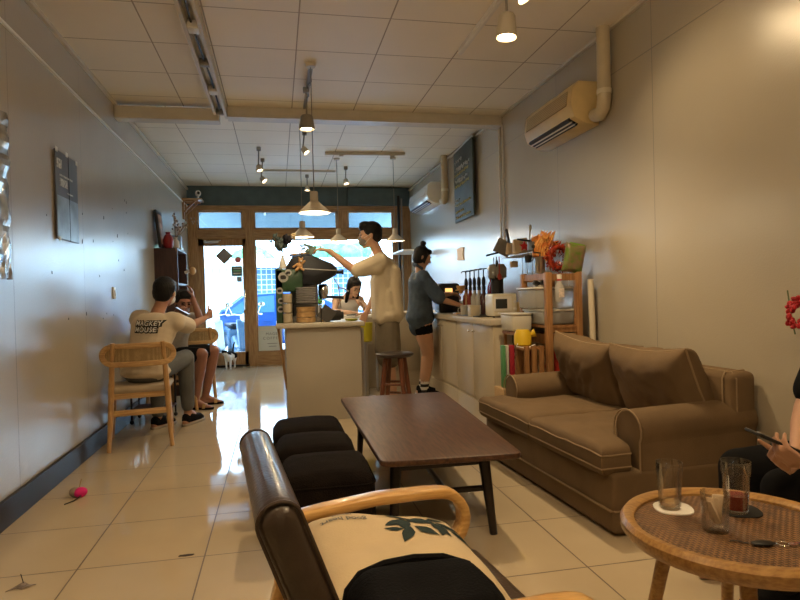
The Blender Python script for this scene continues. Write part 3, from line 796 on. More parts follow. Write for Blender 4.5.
def twigs(parent, n, spread, h, seed, mstem, mbud, base=(0, 0, .12), br=.012, lean=(0, 0)):
    rg = random.Random(seed); st = MB(); bd = MB()
    for k in range(n):
        a = rg.uniform(0, 6.28); q = rg.uniform(.3, 1) * spread; hh = h * rg.uniform(.6, 1)
        p0 = Vector(base); p2 = p0 + Vector((math.cos(a) * q + lean[0], math.sin(a) * q + lean[1], hh)); p1 = (p0 + p2) / 2 + Vector((0, 0, hh * .15))
        st.tube([p0, p1, p2], .002, 5)
        for j in range(3):
            c = p1.lerp(p2, rg.uniform(.2, 1)) + Vector((rg.uniform(-.03, .03), rg.uniform(-.03, .03), rg.uniform(-.02, .03)))
            bd.ell(c, (br, br, br * 1.1), seg=7, rings=5)
        bd.ell(p2, (br, br, br), seg=7, rings=5)
    st.build('stems', mstem, parent); bd.build('blossoms', mbud, parent)
twigs(fv, 11, .20, .26, 4, mat('dry_stem', (.25, .17, .10), .8), mat('dry_blossom', (.45, .36, .30), .8, var=.4, vscale=40), lean=(.06, .06))
t = thing('leaflet_rack', 'pale blue leaflet stand on the end of the bookcase', 'leaflet stand', (XL + .15, 7.66, 1.68))
MB().box((0, 0, .09), (.16, .10, .18), rot=(R(-10), 0, 0), bevel=.003).build('panel', mat('pale_blue_card', (.35, .48, .60), .5), t)
MB().box((0, -.02, .02), (.18, .14, .025)).build('foot', M_white, t)
t = thing('wall_sconce', 'small white and amber wall lamp hanging off the bookcase edge', 'wall lamp', (XL + .255, 7.75, 1.42))
MB().cyl((-.003, 0, 0), (.05, -.02, .02), .02).build('arm', M_white, t)
MB().ell((.085, -.02, .02), (.04, .04, .05)).build('shade', mat('amber_shade', (.65, .42, .18), .4), t)

# ------------------------------------------------------------------ sofa (local: x along the length from the near end, y = depth to the wall)
SO = thing('sofa', 'brown two-seat canvas sofa with rolled arms against the right wall', 'sofa', (1.395, 2.385, 0), R(90) + R(3.0))
# local x -> world +Y ; local y -> world -X ; so depth runs to negative y
L_, D_ = 1.44, .82
def sp_(x, d, z): return (x, -d, z)
MB().box(sp_(L_ / 2, D_ / 2 + .01, .15), (L_, D_ - .02, .27), bevel=.02, seg=3).build('base', M_sofa, SO)
MB().box(sp_(L_ / 2, .012, .12), (L_ - .01, .012, .006)).box(sp_(.0, D_ / 2, .12), (.012, D_ - .04, .006)).build('base_piping', M_piping, SO)
for k, x in enumerate((.095, L_ - .095)):
    sgn = -1 if k == 0 else 1
    prof = [(-.088, .02), (-.088, .40)] + [(.0 + .100 * math.cos(R(a)) * 1.0, 0.450 + .092 * math.sin(R(a))) for a in range(205, -30, -18)] + [(.088, .40), (.088, .02)]
    Mx = Matrix.Translation((x, -.165, 0)) @ Matrix(((sgn, 0, 0, 0), (0, 0, -1, 0), (0, 1, 0, 0), (0, 0, 0, 1)))
    a = MB().prism(prof, D_ - .185, Mx, bevel=.012)
    for v in a.bm.verts:
        v.co.z += .0 if v.co.z < .35 else .012 * min(1, max(0, (-v.co.y - .165) / .5)) ** 1.3 * 1.0
    arm = a.build('arm', M_sofa, SO, angle=50)
    MB().tube([Mx @ Vector((p[0] * 1.01, p[1] * 1.003, -.004)) for p in prof], .0045, 6).build('arm_piping', M_piping, arm)
# backrest
a = MB().box(sp_(L_ / 2, D_ - .085, .415), (L_ - .02, .15, .55), rot=(R(0), 0, 0), bevel=.035, seg=3)
a.build('backrest', M_sofa, SO)
MB().tube([sp_(.06, D_ - .165, .25), sp_(.06, D_ - .165, .66), sp_(.06, D_ - .15, .688), sp_(.06, D_ - .04, .692)], .0045, 6).tube([sp_(.012, D_ - .13, .2), sp_(.012, D_ - .13, .66), sp_(.04, D_ - .13, .69), sp_(L_ - .03, D_ - .13, .69)], .004, 6).build('back_piping', M_piping, SO)
def seat_cushion(x0, x1, d0, zt, seed, tee=0):
    """box cushion; tee: -1 or 1 widens its front part in front of the arm on that side"""
    dd = D_ - .16 - d0
    m = MB(); n = 26; g = {}
    H_ = .135
    def edges(d):
        k = min(1, max(0, (d - .13) / .03))
        a, b = x0, x1
        if tee == -1: a = .012 + (x0 - .012) * k
        if tee == 1: b = (L_ - .012) + (x1 - L_ + .012) * k
        return a, b
    for s in (1, -1):
        for i in range(n + 1):
            for j in range(n + 1):
                u, v = math.sin((i / n - .5) * PI), math.sin((j / n - .5) * PI)
                d = d0 + dd * (.5 - v / 2)
                a, b = edges(d)
                e = min(1, (1 - abs(u)) / .10, (1 - abs(v)) / .10); e = math.sqrt(max(0, 1 - (1 - e) ** 2))
                bb = .020 * (1 - u * u) * (1 - v * v)
                z = s * (H_ * .5 * (.45 + .55 * e) + (bb if s > 0 else 0)) + (.010 * noise.noise(Vector((u * 3.5 + seed, v * 3.5, 0))) if s > 0 else 0)
                p = sp_((a + b) / 2 + u * (b - a) / 2, d, zt - H_ / 2 + z)
                g[s, i, j] = m.bm.verts.new(p)
    for s in (1, -1):
        for i in range(n):
            for j in range(n):
                q = [g[s, i, j], g[s, i + 1, j], g[s, i + 1, j + 1], g[s, i, j + 1]]
                m.bm.faces.new(q if s > 0 else q[::-1])
    loop = [(i, 0) for i in range(n)] + [(n, j) for j in range(n)] + [(i, n) for i in range(n, 0, -1)] + [(0, j) for j in range(n, 0, -1)]
    for a, b in zip(loop, loop[1:] + loop[:1]):
        m.bm.faces.new((g[1, a[0], a[1]], g[-1, a[0], a[1]], g[-1, b[0], b[1]], g[1, b[0], b[1]]))
    up_, lo_ = [g[1, a[0], a[1]].co.copy() for a in loop], [g[-1, a[0], a[1]].co.copy() for a in loop]
    o = m.build('seat_cushion', M_sofa, SO, angle=60)
    for ring in (up_, lo_): MB().tube([p + Vector((0, 0, 0)) for p in ring[::2]], .0042, 6, closed=True).build('piping', M_piping, o)
seat_cushion(.195, .70, -.03, .405, 1, -1)
seat_cushion(.715, 1.235, -.03, .405, 5, 1)
def back_cushion(x, W, z, H_, lean, roll, seed, d, fold=1):
    m = MB(); Mx = Matrix.Translation(sp_(x, d, z)) @ Euler((R(90 - lean), 0, 0)).to_matrix().to_4x4() @ Matrix.Rotation(R(roll), 4, 'Z')
    m.pillow((0, 0, 0), (W, H_, .23), n=44, p=5, edge=.05, wrinkle=.02, seed=seed)
    for v in m.bm.verts:
        x_, y_ = v.co.x, v.co.y
        e = max(0, 1 - (2 * x_ / W) ** 4) * max(0, 1 - (2 * y_ / H_) ** 4)
        t = (x_ * fold * .80 - y_ * .60)                 # folds run diagonally up to one corner
        r = noise.noise(Vector((t * 16 + seed, (x_ * .6 * fold + y_ * .8) * 2.2, seed)))
        r2 = noise.noise(Vector((t * 34 + seed, (x_ * .6 * fold + y_ * .8) * 4, seed + 7)))
        v.co.z += e * (1 if v.co.z > 0 else -.3) * (.040 * (1 - 2.4 * abs(r)) + .016 * (1 - 2 * abs(r2)) - .024)
        v.co.y += .02 * (2 * x_ / W) ** 2 * (1 if y_ > 0 else 0) * abs(2 * y_ / H_)
    rp = [Mx @ v.co for v in m.border[::2]]
    bmesh.ops.transform(m.bm, matrix=Mx, verts=m.bm.verts)
    o = m.build('back_cushion', M_sofa, SO, angle=80)
    MB().tube(rp, .0060, 6, closed=True).build('piping', M_piping, o)
    return o
back_cushion(1.02, .60, .585, .42, 22, 5, 2, D_ - .25, -1)
back_cushion(.40, .62, .585, .41, 22, -2, 8, D_ - .245, 1)

# ------------------------------------------------------------------ coffee table
CT = thing('coffee_table', 'long dark walnut coffee table with rounded corners in the middle', 'coffee table', (0, 0, 0))
def rpoly(pts, r, n=5):
    out = []
    m = len(pts)
    for i in range(m):
        p = Vector((*pts[i], 0)); a = (Vector((*pts[i - 1], 0)) - p).normalized(); b = (Vector((*pts[(i + 1) % m], 0)) - p).normalized()
        for k in range(n + 1):
            t = k / n
            q = (p + a * r).lerp(p, t).lerp(p.lerp(p + b * r, t), t); out.append((q.x, q.y))
    return out
top = rpoly([(.405, 2.47), (1.02, 2.43), (1.13, 4.10), (.40, 4.10)], .05)
MB().prism(top, .028, Matrix.Translation((0, 0, .372)), bevel=.009).build('tabletop', M_walnut, CT)
for (x, y, fx, fy) in ((.90, 2.62, .93, 2.58), (.50, 2.64, .47, 2.60), (1.0, 3.9, 1.03, 3.94), (.52, 3.9, .50, 3.94)):
    MB().cyl((x, y, .372), (fx, fy, 0), .028, .017, 10).build('leg', M_walnutleg, CT)
MB().box((.70, 2.63, .335), (.42, .025, .05)).box((.76, 3.9, .335), (.50, .025, .05)).box((.51, 3.27, .345), (.025, 1.26, .04)).box((.95, 3.27, .345), (.025, 1.26, .04), rot=(0, 0, R(-4))).build('apron', M_walnutleg, CT)
MB().cyl((.49, 2.63, .20), (.92, 2.62, .20), .014).cyl((.52, 3.91, .20), (1.02, 3.91, .20), .014).cyl((.72, 2.62, .20), (.77, 3.91, .20), .014).build('stretcher', M_walnutleg, CT)
# ------------------------------------------------------------------ poufs
def pouf(x, y, w, d, h, rz, label):
    t = thing('pouf', label, 'pouf', (x, y, 0), rz, 'dark brown felt poufs beside the coffee table')
    m = MB().box((0, 0, h / 2), (w, d, h - .004), bevel=.06, seg=4)
    bmesh.ops.subdivide_edges(m.bm, edges=m.bm.edges, cuts=2, use_grid_fill=True)
    for v in m.bm.verts:
        q = max(0, 1 - (2 * v.co.x / w) ** 2) * max(0, 1 - (2 * v.co.y / d) ** 2)
        if v.co.z > h * .8: v.co.z += .022 * q
        v.co += Vector(noise.noise_vector(v.co * 6 + Vector((x * 9, y * 5, 0)))) * .004
        v.co.z = max(v.co.z, .001)
    m.build('cover', M_pouf, t, angle=70)
    MB().tube([(a, b, h - .05) for a, b in rrect(-w / 2 - .001, -d / 2 - .001, w / 2 + .001, d / 2 + .001, .055, 4)], .004, 6, closed=True).build('seam_cord', M_pouf, t)
pouf(.19, 2.70, .40, .42, .355, R(-1), 'dark brown felt pouf nearest the leather armchair')
pouf(.165, 3.145, .40, .40, .355, R(-2), 'dark brown felt pouf in the middle of the row of three')
pouf(.155, 3.575, .40, .40, .355, R(0), 'dark brown felt pouf farthest along the row, nearest the bar')

# ------------------------------------------------------------------ near armchair
AC = thing('armchair', 'brown leather armchair with bent wooden arms close to the camera', 'armchair', (-.015, 1.30, 0), R(6))
# back slab: thickness along local x, width along y
a = MB().box((0, 0, 0), (.080, .60, .52), bevel=.039, seg=6)
bmesh.ops.subdivide_edges(a.bm, edges=[e for e in a.bm.edges if e.calc_length() > .3], cuts=6, use_grid_fill=True)
bmesh.ops.transform(a.bm, matrix=Matrix.Translation((.055, 0, .515)) @ Euler((0, R(-20), 0)).to_matrix().to_4x4(), verts=a.bm.verts)
a.build('backrest', M_leather, AC, angle=60)
Mb = Matrix.Translation((.055, 0, .515)) @ Euler((0, R(-20), 0)).to_matrix().to_4x4()
for s in (-1, 1):
    ring = [Mb @ Vector((x_, s * .285, z_)) for x_, z_ in rrect(-.038, -.24, .038, .258, .036, 6)]
    MB().tube(ring, .0035, 6, closed=True).build('seam', mat('leather_seam', (.05, .032, .022), .4), AC)
a = MB().box((.345, 0, .335), (.48, .56, .12), rot=(0, R(4), 0), bevel=.035, seg=4)
a.build('seat', M_leather, AC, angle=60)
def chair_arm(s):
    y = .29 if s > 0 else -.365
    path = [(.02, y, .512), (.15, y, .530), (.30, y, .543), (.44, y, .541)] + arc((.475, .462), .076, 85, -80, 10, y=y) + [(.43, y, .378), (.28, y, .352), (.06, y, .33)]
    # smooth fore-aft curve
    MB().tube(path, .02, flat=(.055, .030), hint=(0, 1, 0)).build('arm', M_bent, AC, angle=50)
    MB().tube([(.46, y * .985, .39), (.475, y * .985, .25), (.50, y * .985, .012)], .02, flat=(.045, .03), hint=(0, 1, 0)).build('leg', M_bent, AC)
    MB().tube([(.04, y * .985, .54), (.03, y * .985, .35), (-.06, y * .985, .012)], .02, flat=(.045, .03), hint=(0, 1, 0)).build('leg', M_bent, AC)
chair_arm(1); chair_arm(-1)
MB().box((.40, 0, .30), (.04, .60, .05), bevel=.01).box((.03, 0, .27), (.04, .60, .05), bevel=.01).build('cross_rail', M_bent, AC)
# pillow with printed leaves
M_pil = mat('cream_cotton', (.58, .46, .29), .85, var=.05, bump=.15, bscale=220, sheen=.1)
PW = thing('pillow', 'cream pillow with dark teal leaf print lying on the armchair', 'pillow', (.255, 1.385, .458), R(8))
a = MB().pillow((0, 0, 0), (.42, .40, .155), n=30, p=4, edge=.04, wrinkle=.014, seed=3, rot=(R(4), R(8), 0))
pil = a.build('cover', M_pil, PW, angle=80)
bvh = BVHTree.FromPolygons([v.co.copy() for v in pil.data.vertices], [tuple(p.vertices) for p in pil.data.polygons])
def drape(mb, name, m, parent, off=.002, sub=2):
    bmesh.ops.triangulate(mb.bm, faces=mb.bm.faces)
    if sub: bmesh.ops.subdivide_edges(mb.bm, edges=mb.bm.edges, cuts=sub)
    for v in mb.bm.verts:
        hit = bvh.ray_cast(Vector((v.co.x, v.co.y, 1)), Vector((0, 0, -1)))
        if hit[0]: v.co = hit[0] + Vector((0, 0, off))
    return mb.build(name, m, parent, smooth=False)
M_leafp = mat('teal_print', (.010, .026, .027), .8)
def blob(mb, pts):
    vs = [mb.bm.verts.new((x, y, 0)) for x, y in pts]; mb.bm.faces.new(vs)
def frond(mb, x, y, ang, L, w_):
    c_, s_ = math.cos(R(ang)), math.sin(R(ang))
    pr = [(0, 0), (.15, .45), (.35, .95), (.55, .9), (.8, .45), (1, 0)]
    pts = [(a_ * L, b_ * w_) for a_, b_ in pr] + [(a_ * L, -b_ * w_ * .8) for a_, b_ in pr[-2:0:-1]]
    blob(mb, [(x + px * c_ - py * s_ + .10 * px * px * 0, y + px * s_ + py * c_) for px, py in pts])
for fr_ in ((.00, .125, -40, .10, .008), (.04, .08, -95, .07, .020), (.045, .075, -150, .065, .016), (.05, .07, -20, .075, .020), (.05, .03, -120, .08, .018), (.06, .03, -50, .07, .018), (.10, .06, 20, .06, .012),
            (.11, .055, -70, .08, .018), (.12, .05, -15, .08, .018), (.135, .04, -110, .07, .014), (.09, .115, -25, .08, .008), (.15, .02, -50, .07, .014), (.03, .02, 170, .05, .010)):
    leaf = MB(); frond(leaf, *fr_); drape(leaf, 'leaf_print', M_leafp, pil, off=.0022, sub=3)
for tx, yy, sz in (('good heart', .105, .026), ('natural', .130, .018)):
    a = text_mb(tx, sz, .0006); bmesh.ops.transform(a.bm, matrix=Matrix.Translation((-.10, yy - .015, 0)) @ rotz(R(180)), verts=a.bm.verts)
    drape(a, 'lettering', M_ink, pil, sub=0)
# black bag
BG = thing('shoulder_bag', 'black fabric bag lying on the armchair in front of the pillow', 'bag', (.255, 1.075, .40), R(2))
M_bag = mat('black_nylon', (.005, .005, .006), .85, spec=.12, var=.3, vscale=10, bump=.3, bscale=200)
a = MB().box((0, 0, .085), (.275, .22, .17), bevel=.05, seg=5)
bmesh.ops.subdivide_edges(a.bm, edges=a.bm.edges, cuts=2, use_grid_fill=True)
for v in a.bm.verts: v.co += Vector(noise.noise_vector(v.co * 9)) * .014
a.build('body', M_bag, BG, angle=80)
MB().tube([(-.145, .075, .09), (-.135, .082, .13), (-.11, .088, .155), (-.06, .092, .168), (0, .092, .172), (.06, .088, .168), (.11, .08, .15), (.14, .07, .11)], .008, 8).build('zip_piping', M_bag, BG)
MB().tube([(-.15, 0, .10), (-.19, -.03, .07), (-.16, -.09, .05), (-.05, -.12, .06), (.1, -.11, .06), (.16, -.05, .08)], .012, flat=(.03, .006), hint=(0, 0, 1)).build('strap', M_bag, BG)
MB().box((-.115, .055, .125), (.028, .004, .014), rot=(R(-35), 0, R(20))).build('label_tag', M_white, BG)

# ------------------------------------------------------------------ rattan table
TX, TY, TZ = 1.105, 1.30, .50
RT = thing('rattan_table', 'round rattan side table with raised wooden rim in the near corner', 'side table', (TX, TY, 0))
tr_ = .272
MB().lathe([(tr_ - .035, TZ - .03), (tr_ - .012, TZ - .036), (tr_, TZ - .02), (tr_ + .001, TZ - .002), (tr_ - .008, TZ + .010), (tr_ - .022, TZ + .010), (tr_ - .034, TZ), (tr_ - .035, TZ - .03)], seg=64, cap=False).build('rim', M_rattan_rim, RT)
MB().lathe([(.001, TZ - .022), (tr_ - .03, TZ - .022), (tr_ - .03, TZ - .006), (.001, TZ - .006)], seg=48, cap=False).build('woven_top', M_weave, RT)
for k in range(4):
    a = R(45 + 90 * k + 12)
    MB().cyl((math.cos(a) * .15, math.sin(a) * .15, TZ - .022), (math.cos(a) * .25, math.sin(a) * .25, 0), .019, .013, 12).build('leg', M_rattan_rim, RT)
def disc(name, x, y, r, m, label, z=TZ - .006, sq=0.0):
    pts = [(r * math.cos(i * PI / 16) * (1 + sq * math.cos(4 * i * PI / 16)), r * math.sin(i * PI / 16) * (1 + sq * math.cos(4 * i * PI / 16))) for i in range(32)]
    return single(MB().prism(pts, .004, bevel=.001), name, m, label, 'coaster', loc=(x, y, z), rz=.4)
M_gl = pane_mat('drinking_glass', (.985, .985, .975), .05, .55)
def glass(x, y, z, h, r0, r1, label, facets=False):
    t = thing('drinking_glass', label, 'glass', (x, y, z))
    th = .0022
    prof = [(.001, 0), (r0 * .9, 0), (r0, .003), (r0 + (r1 - r0) * .7, h * .72), (r1, h * .78), (r1 * 1.02, h), (r1 * 1.02 - th, h), (r1 - th, h * .78), (r0 + (r1 - r0) * .7 - th, h * .72), (r0 - th, .009), (.001, .008)]
    m = MB().lathe(prof, seg=32, cap=False)
    if facets:
        for v in m.bm.verts:
            a = math.atan2(v.co.y, v.co.x); k = 1 - .02 * abs(math.sin(a * 5)) * (1 if .01 < v.co.z < h * .74 else 0)
            v.co.x *= k; v.co.y *= k
    m.build('vessel', M_gl, t, angle=50)
    return t
ZT = TZ - .006
disc('coaster', 1.04, 1.455, .052, M_white, 'white petal-shaped coaster under the left glass', sq=.04)
disc('coaster', 1.195, 1.395, .055, mat('black_felt', (.012, .012, .012), .9), 'black coaster under the tall glass of red drink', sq=.04)
g1 = glass(1.03, 1.455, ZT + .0045, .125, .028, .034, 'nearly empty tumbler standing on the white coaster', True)
MB().lathe([(.001, .0085), (.0255, .0085), (.026, .018), (.001, .018)], seg=24, cap=False).build('tea_remains', mat('pale_tea', (.75, .5, .2), .05, trans=.8, ior=1.33), g1)
g2 = glass(1.178, 1.385, ZT + .0045, .135, .029, .036, 'tall tumbler with a little red drink on the black coaster', True)
MB().lathe([(.001, .0085), (.0262, .0085), (.0285, .045), (.001, .045)], seg=24, cap=False).build('red_drink', mat('red_liquid', (.30, .02, .01), .05, trans=.35, ior=1.33), g2)
g3 = glass(1.045, 1.30, ZT, .095, .030, .033, 'short fluted glass holding sugar packets on the woven top', True)
for k in range(4): MB().box((-.006 + .006 * k, .004 * (k % 2), .045 + .008 * (k % 3)), (.004, .028, .055), rot=(R(12 * (k - 1.5)), R(8 * (k - 2)), k * .7), bevel=.001).build('sugar_packet', mat('kraft_paper', (.6, .48, .34), .7), g3)
ky = thing('keys', 'bunch of keys with a dark fob on the woven table top', 'keys', (1.13, 1.185, ZT), R(-14))
MB().ell((-.045, 0, .006), (.028, .013, .006)).build('fob', M_black, ky)
MB().tube([(0 + .013 * math.cos(a * PI / 8), .013 * math.sin(a * PI / 8), .004) for a in range(16)], .0014, 6, closed=True).build('ring', M_chrome, ky)
for k in range(3): MB().cyl((.02 + .02 * k, .004 * (k - 1), .003), (.02 + .02 * k, .004 * (k - 1), .0055), .008).box((.04 + .02 * k, .004 * (k - 1) + .003, .005), (.035, .006, .002), rot=(0, 0, .3 * k)).build('key', M_chrome, ky)
MB().tube([(-.075, .004, .004), (-.095, .02, .004), (-.11, .022, .003)], .0015, 5).build('cord', M_black, ky)

# ------------------------------------------------------------------ bits on the floor
cm = thing('cat_toy_mouse', 'pink and grey toy mouse lying on the tiles at left', 'cat toy', (-1.115, 3.67, 0), R(30))
a = MB().ell((0, 0, .028), (.036, .028, .028)); a.build('pink_body', mat('magenta_plush', (.75, .02, .22), .8), cm)
MB().ell((-.022, .022, .03), (.032, .03, .028)).build('grey_head', mat('grey_plush', (.30, .24, .20), .9), cm)
MB().tube([(0, -.02, .015), (-.05, -.06, .006), (-.10, -.08, .004)], .003, 6).build('tail', M_black, cm)
MB().tube([(.0, .03, .04), (.012, .05, .065), (.02, .055, .085)], .003, 6).build('string', mat('tan_string', (.4, .28, .15), .8), cm)
lf = thing('dry_leaf', 'crumpled grey dry leaf on the tiles in the near left corner', 'leaf', (-.995, 2.56, 0), R(10))
mb = MB(); 
vs = [(-.055, -.01, .002), (-.02, .012, .010), (.0, .03, .014), (.02, .012, .006), (.045, .008, .004), (.02, -.008, .008), (.0, -.014, .003), (-.02, -.006, .007)]
mb.mesh_from(vs + [(v[0], v[1], v[2] - .0015) for v in vs], [tuple(range(8)), tuple(range(15, 7, -1))] + [(i, (i + 1) % 8, 8 + (i + 1) % 8, 8 + i) for i in range(8)])
mb.build('blade', mat('dry_leaf_grey', (.2, .16, .14), .8, var=.4, vscale=60), lf, smooth=False)
MB().tube([(0, .02, .012), (-.008, .035, .03), (-.012, .04, .04)], .0015, 5).build('stalk', M_black, lf)
single(MB().prism([(-.03, -.004), (0, -.009), (.028, -.005), (.034, .004), (.01, .008), (-.025, .006)], .003), 'bark_chip', mat('dark_chip', (.05, .03, .02), .8), 'dark chip lying on a tile in front of the armchair', 'debris', loc=(-.415, 2.705, 0))
# red flowers at the right edge
rf = thing('red_flowers', 'sprig of red paper flowers on the right wall at the picture edge', 'flowers', (2.085, 2.12, .95))
MB().tube([(.03, .05, .12), (0, 0, 0), (-.005, -.02, -.06)], .003, 6).build('stems', mat('green_stem', (.08, .12, .05), .7), rf)
m = MB(); rg = random.Random(9)
for c in ((0, 0, 0), (.0, -.03, .07), (.0, -.035, -.02), (.01, .02, .05)):
    for k in range(9):
        m.ell((c[0] + rg.uniform(-.018, .018), c[1] + rg.uniform(-.025, .025), c[2] + rg.uniform(-.02, .02)), (.013, .012, .009), rot=(rg.uniform(0, 3), rg.uniform(0, 3), 0), seg=7, rings=5)
m.build('petals', mat('red_petals', (.42, .012, .02), .6, var=.3, vscale=50), rf)
# ------------------------------------------------------------------ bar counter
M_bartop = mat('bar_top', (.50, .46, .38), .3, var=.05, vscale=6)
BC = thing('bar_counter', 'pale bar counter with overhanging top in the middle of the room', 'counter', (0, 5.3, 0))
MB().box((.39, .42, .41), (.66, .80, .82), bevel=.004).build('body', M_bar, BC)
MB().box((.365, .42, .84), (.77, .88, .04), bevel=.008).build('countertop', M_bartop, BC)
MB().box((.742, .10, .40), (.02, .04, .80)).box((.742, .50, .40), (.02, .04, .80)).box((.742, .3, .08), (.02, .4, .03)).build('side_frame', M_steel, BC)
MB().cyl((.0, .06, .82), (.06, .10, .28), .012).build('brace', M_framewood, BC)

# espresso machine / roaster
M_green = mat('dark_green_panel', (.035, .085, .040), .4, var=.15)
M_hull = mat('glossy_black_hull', (.008, .009, .014), .5)
EM = thing('espresso_machine', 'espresso machine with dark green stickered side and black hull on the bar', 'espresso machine', (0, 5.70, .86))
MB().box((.018, 0, .245), (.065, .45, .49), bevel=.006).box((.105, 0, .38), (.24, .45, .20), bevel=.008).build('green_panel', M_green, EM)
hull = [(.08, .50), (.14, .60), (.30, .615), (.50, .53), (.55, .475), (.53, .42), (.38, .34), (.26, .335), (.15, .36), (.08, .42)]
MB().prism(hull, .42, Matrix.Translation((0, .20, 0)) @ Matrix.Rotation(PI / 2, 4, 'X'), bevel=.05).build('black_hull', M_hull, EM)
MB().box((.36, -.222, .475), (.34, .006, .008), rot=(0, R(4), 0)).build('trim_line', M_steel, EM)
MB().cyl((.54, -.02, .455), (.61, -.02, .455), .018).cyl((.60, -.02, .455), (.615, -.02, .455), .026).build('steam_knob', M_black, EM)
MB().box((.22, 0, .03), (.34, .42, .05), bevel=.01).box((.25, .14, .2), (.26, .10, .34), bevel=.008).build('drip_base', M_grey, EM)
gh = MB()
for q in (0,):
    gh.lathe([(.045, .24), (.05, .27), (.045, .33), (.03, .345)], (.42, -.06, .0), seg=18).lathe([(.036, .205), (.04, .24)], (.42, -.06, .0), seg=18)
gh.build('group_head', M_chrome, EM)
MB().cyl((.44, -.07, .225), (.60, -.12, .215), .012, .015).build('portafilter_handle', M_black, EM)
MB().tube([(.52, -.05, .40), (.56, -.07, .33), (.57, -.06, .2), (.58, -.05, .12)], .006).tube([(.56, .0, .31), (.62, -.01, .30), (.66, -.02, .27)], .007).build('steam_wand', M_chrome, EM)
for (cx, cz, r1) in ((.03, .20, .028), (.02, .29, .03), (.055, .41, .045), (.10, .45, .03), (.025, .125, .03)):
    st = MB().prism([(cx + r1 * math.cos(i * PI / 8), cz + r1 * math.sin(i * PI / 8)) for i in range(16)], .002, Matrix.Translation((0, -.2265 if cx < .06 and cz < .38 else -.2265, 0)) @ Matrix.Rotation(PI / 2, 4, 'X')).build('round_sticker', mat('sticker_white', (.40, .40, .37), .5), EM, smooth=False)
    MB().prism([(cx + .6 * r1 * math.cos(a), cz + .55 * r1 * math.sin(a) * (1 + .3 * math.cos(2 * a))) for a in [i * PI / 5 for i in range(10)]], .002, Matrix.Translation((0, -.2286, 0)) @ Matrix.Rotation(PI / 2, 4, 'X')).build('print', M_black, st, smooth=False)
wt = thing('wooden_tray', 'pale wooden tray with dried sprigs lying on the espresso machine', 'tray', (.235, 5.66, 1.476), 0)
MB().box((0, 0, .008), (.24, .26, .012), rot=(0, R(-4), 0), bevel=.004).build('board', M_bent, wt)
m = MB(); rg = random.Random(2)
for k in range(22): 
    x, y = rg.uniform(-.09, .09), rg.uniform(-.1, .1); m.tube([(x, y, .018), (x + rg.uniform(-.04, .04), y, .045 + rg.uniform(0, .02))], .004, 5)
m.build('dried_sprigs', mat('straw', (.60, .48, .28), .8, var=.3), wt); 
fg = thing('toy_figure', 'small tan plush toy sitting at the front of the espresso machine', 'toy', (.20, 5.44, 1.34))
M_tan = mat('tan_plush', (.55, .32, .14), .8)
fb = MB().ell((0, 0, .03), (.028, .022, .032)).ell((.012, -.005, .075), (.022, .02, .02)).ell((.0, -.004, .097), (.008, .006, .010)).ell((.028, -.004, .095), (.008, .006, .010)).caps((-.02, -.005, .045), (-.055, -.01, .02), .009).caps((.02, -.005, .045), (.045, -.01, .07), .009).caps((-.01, -.01, .01), (-.03, -.03, -.01), .011).caps((.01, -.01, .01), (.03, -.03, -.01), .011)
fb.build('body', M_tan, fg); MB().ell((.016, -.022, .07), (.009, .006, .007)).build('muzzle', M_white, fg)
vs_ = thing('bud_vase', 'slim white vase of dark dried flowers on top of the espresso machine', 'vase', (.055, 5.60, 1.35))
MB().lathe([(.033, 0), (.036, .02), (.026, .07), (.014, .10), (.016, .125)], seg=18).build('body', M_white, vs_)
m = MB(); rg = random.Random(12)
m.tube([(0, 0, .1), (.005, 0, .2), (0, 0, .25)], .003, 5)
for k in range(7): m.tube([(0, 0, .18), (rg.uniform(-.1, .1), rg.uniform(-.06, .06), rg.uniform(.22, .36))], .0022, 5)
m.build('stems', mat('dry_stem', (.25, .17, .10), .8), vs_)
m = MB()
def petalball(m, c, r, n, rg, pr=.028):
    for k in range(n):
        v = Vector((rg.gauss(0, 1), rg.gauss(0, 1), rg.gauss(0, 1))).normalized() * r * rg.uniform(.4, 1)
        m.ell((c[0] + v.x, c[1] + v.y, c[2] + v.z), (pr, pr * .8, pr * .35), rot=(rg.uniform(0, 3), rg.uniform(0, 3), rg.uniform(0, 3)), seg=8, rings=5)
petalball(m, (.045, 0, .27), .05, 26, rg)
m.build('dark_bloom', mat('dark_bloom', (.012, .012, .022), .7, var=.3), vs_)
m = MB(); petalball(m, (-.02, 0, .22), .06, 22, rg, .026); petalball(m, (-.05, 0, .29), .04, 9, rg, .022); petalball(m, (-.10, .0, .25), .02, 4, rg, .012)
m.build('grey_leaves', mat('dusty_leaf', (.07, .10, .10), .7, var=.35, vscale=30), vs_)
m = MB(); petalball(m, (.11, 0, .30), .03, 8, rg, .016); m.build('straw_blooms', mat('straw', (.60, .48, .28), .8), vs_)
# rack, plates, wooden trays
rk = thing('wire_rack', 'low black wire rack on the bar holding the plate stack', 'rack', (.255, 5.45, .86))
for x in (-.12, .12):
    for y in (-.09, .09): MB().cyl((x, y, 0), (x, y, .165), .004, seg=6).build('leg', M_blackm, rk)
m = MB().tube([(a, b, .168) for a, b in rrect(-.125, -.095, .125, .095, .01, 2)], .004, 6, closed=True)
for k in range(7): m.cyl((-.12 + .04 * k, -.095, .168), (-.12 + .04 * k, .095, .168), .002, seg=6)
m.build('top_grid', M_blackm, rk)
M_plate = mat('grey_stoneware', (.42, .41, .40), .45, var=.08)
for k in range(7):
    single(MB().lathe([(.055, 0), (.082, .006), (.092, .015), (.090, .018), (.06, .008), (.001, .006)], seg=32, cap=False), 'plate', M_plate, 'grey stoneware plate in the stack on the wire rack', 'plate', loc=(.250, 5.44, 1.033 + k * .0205), group='grey plates stacked on the wire rack')
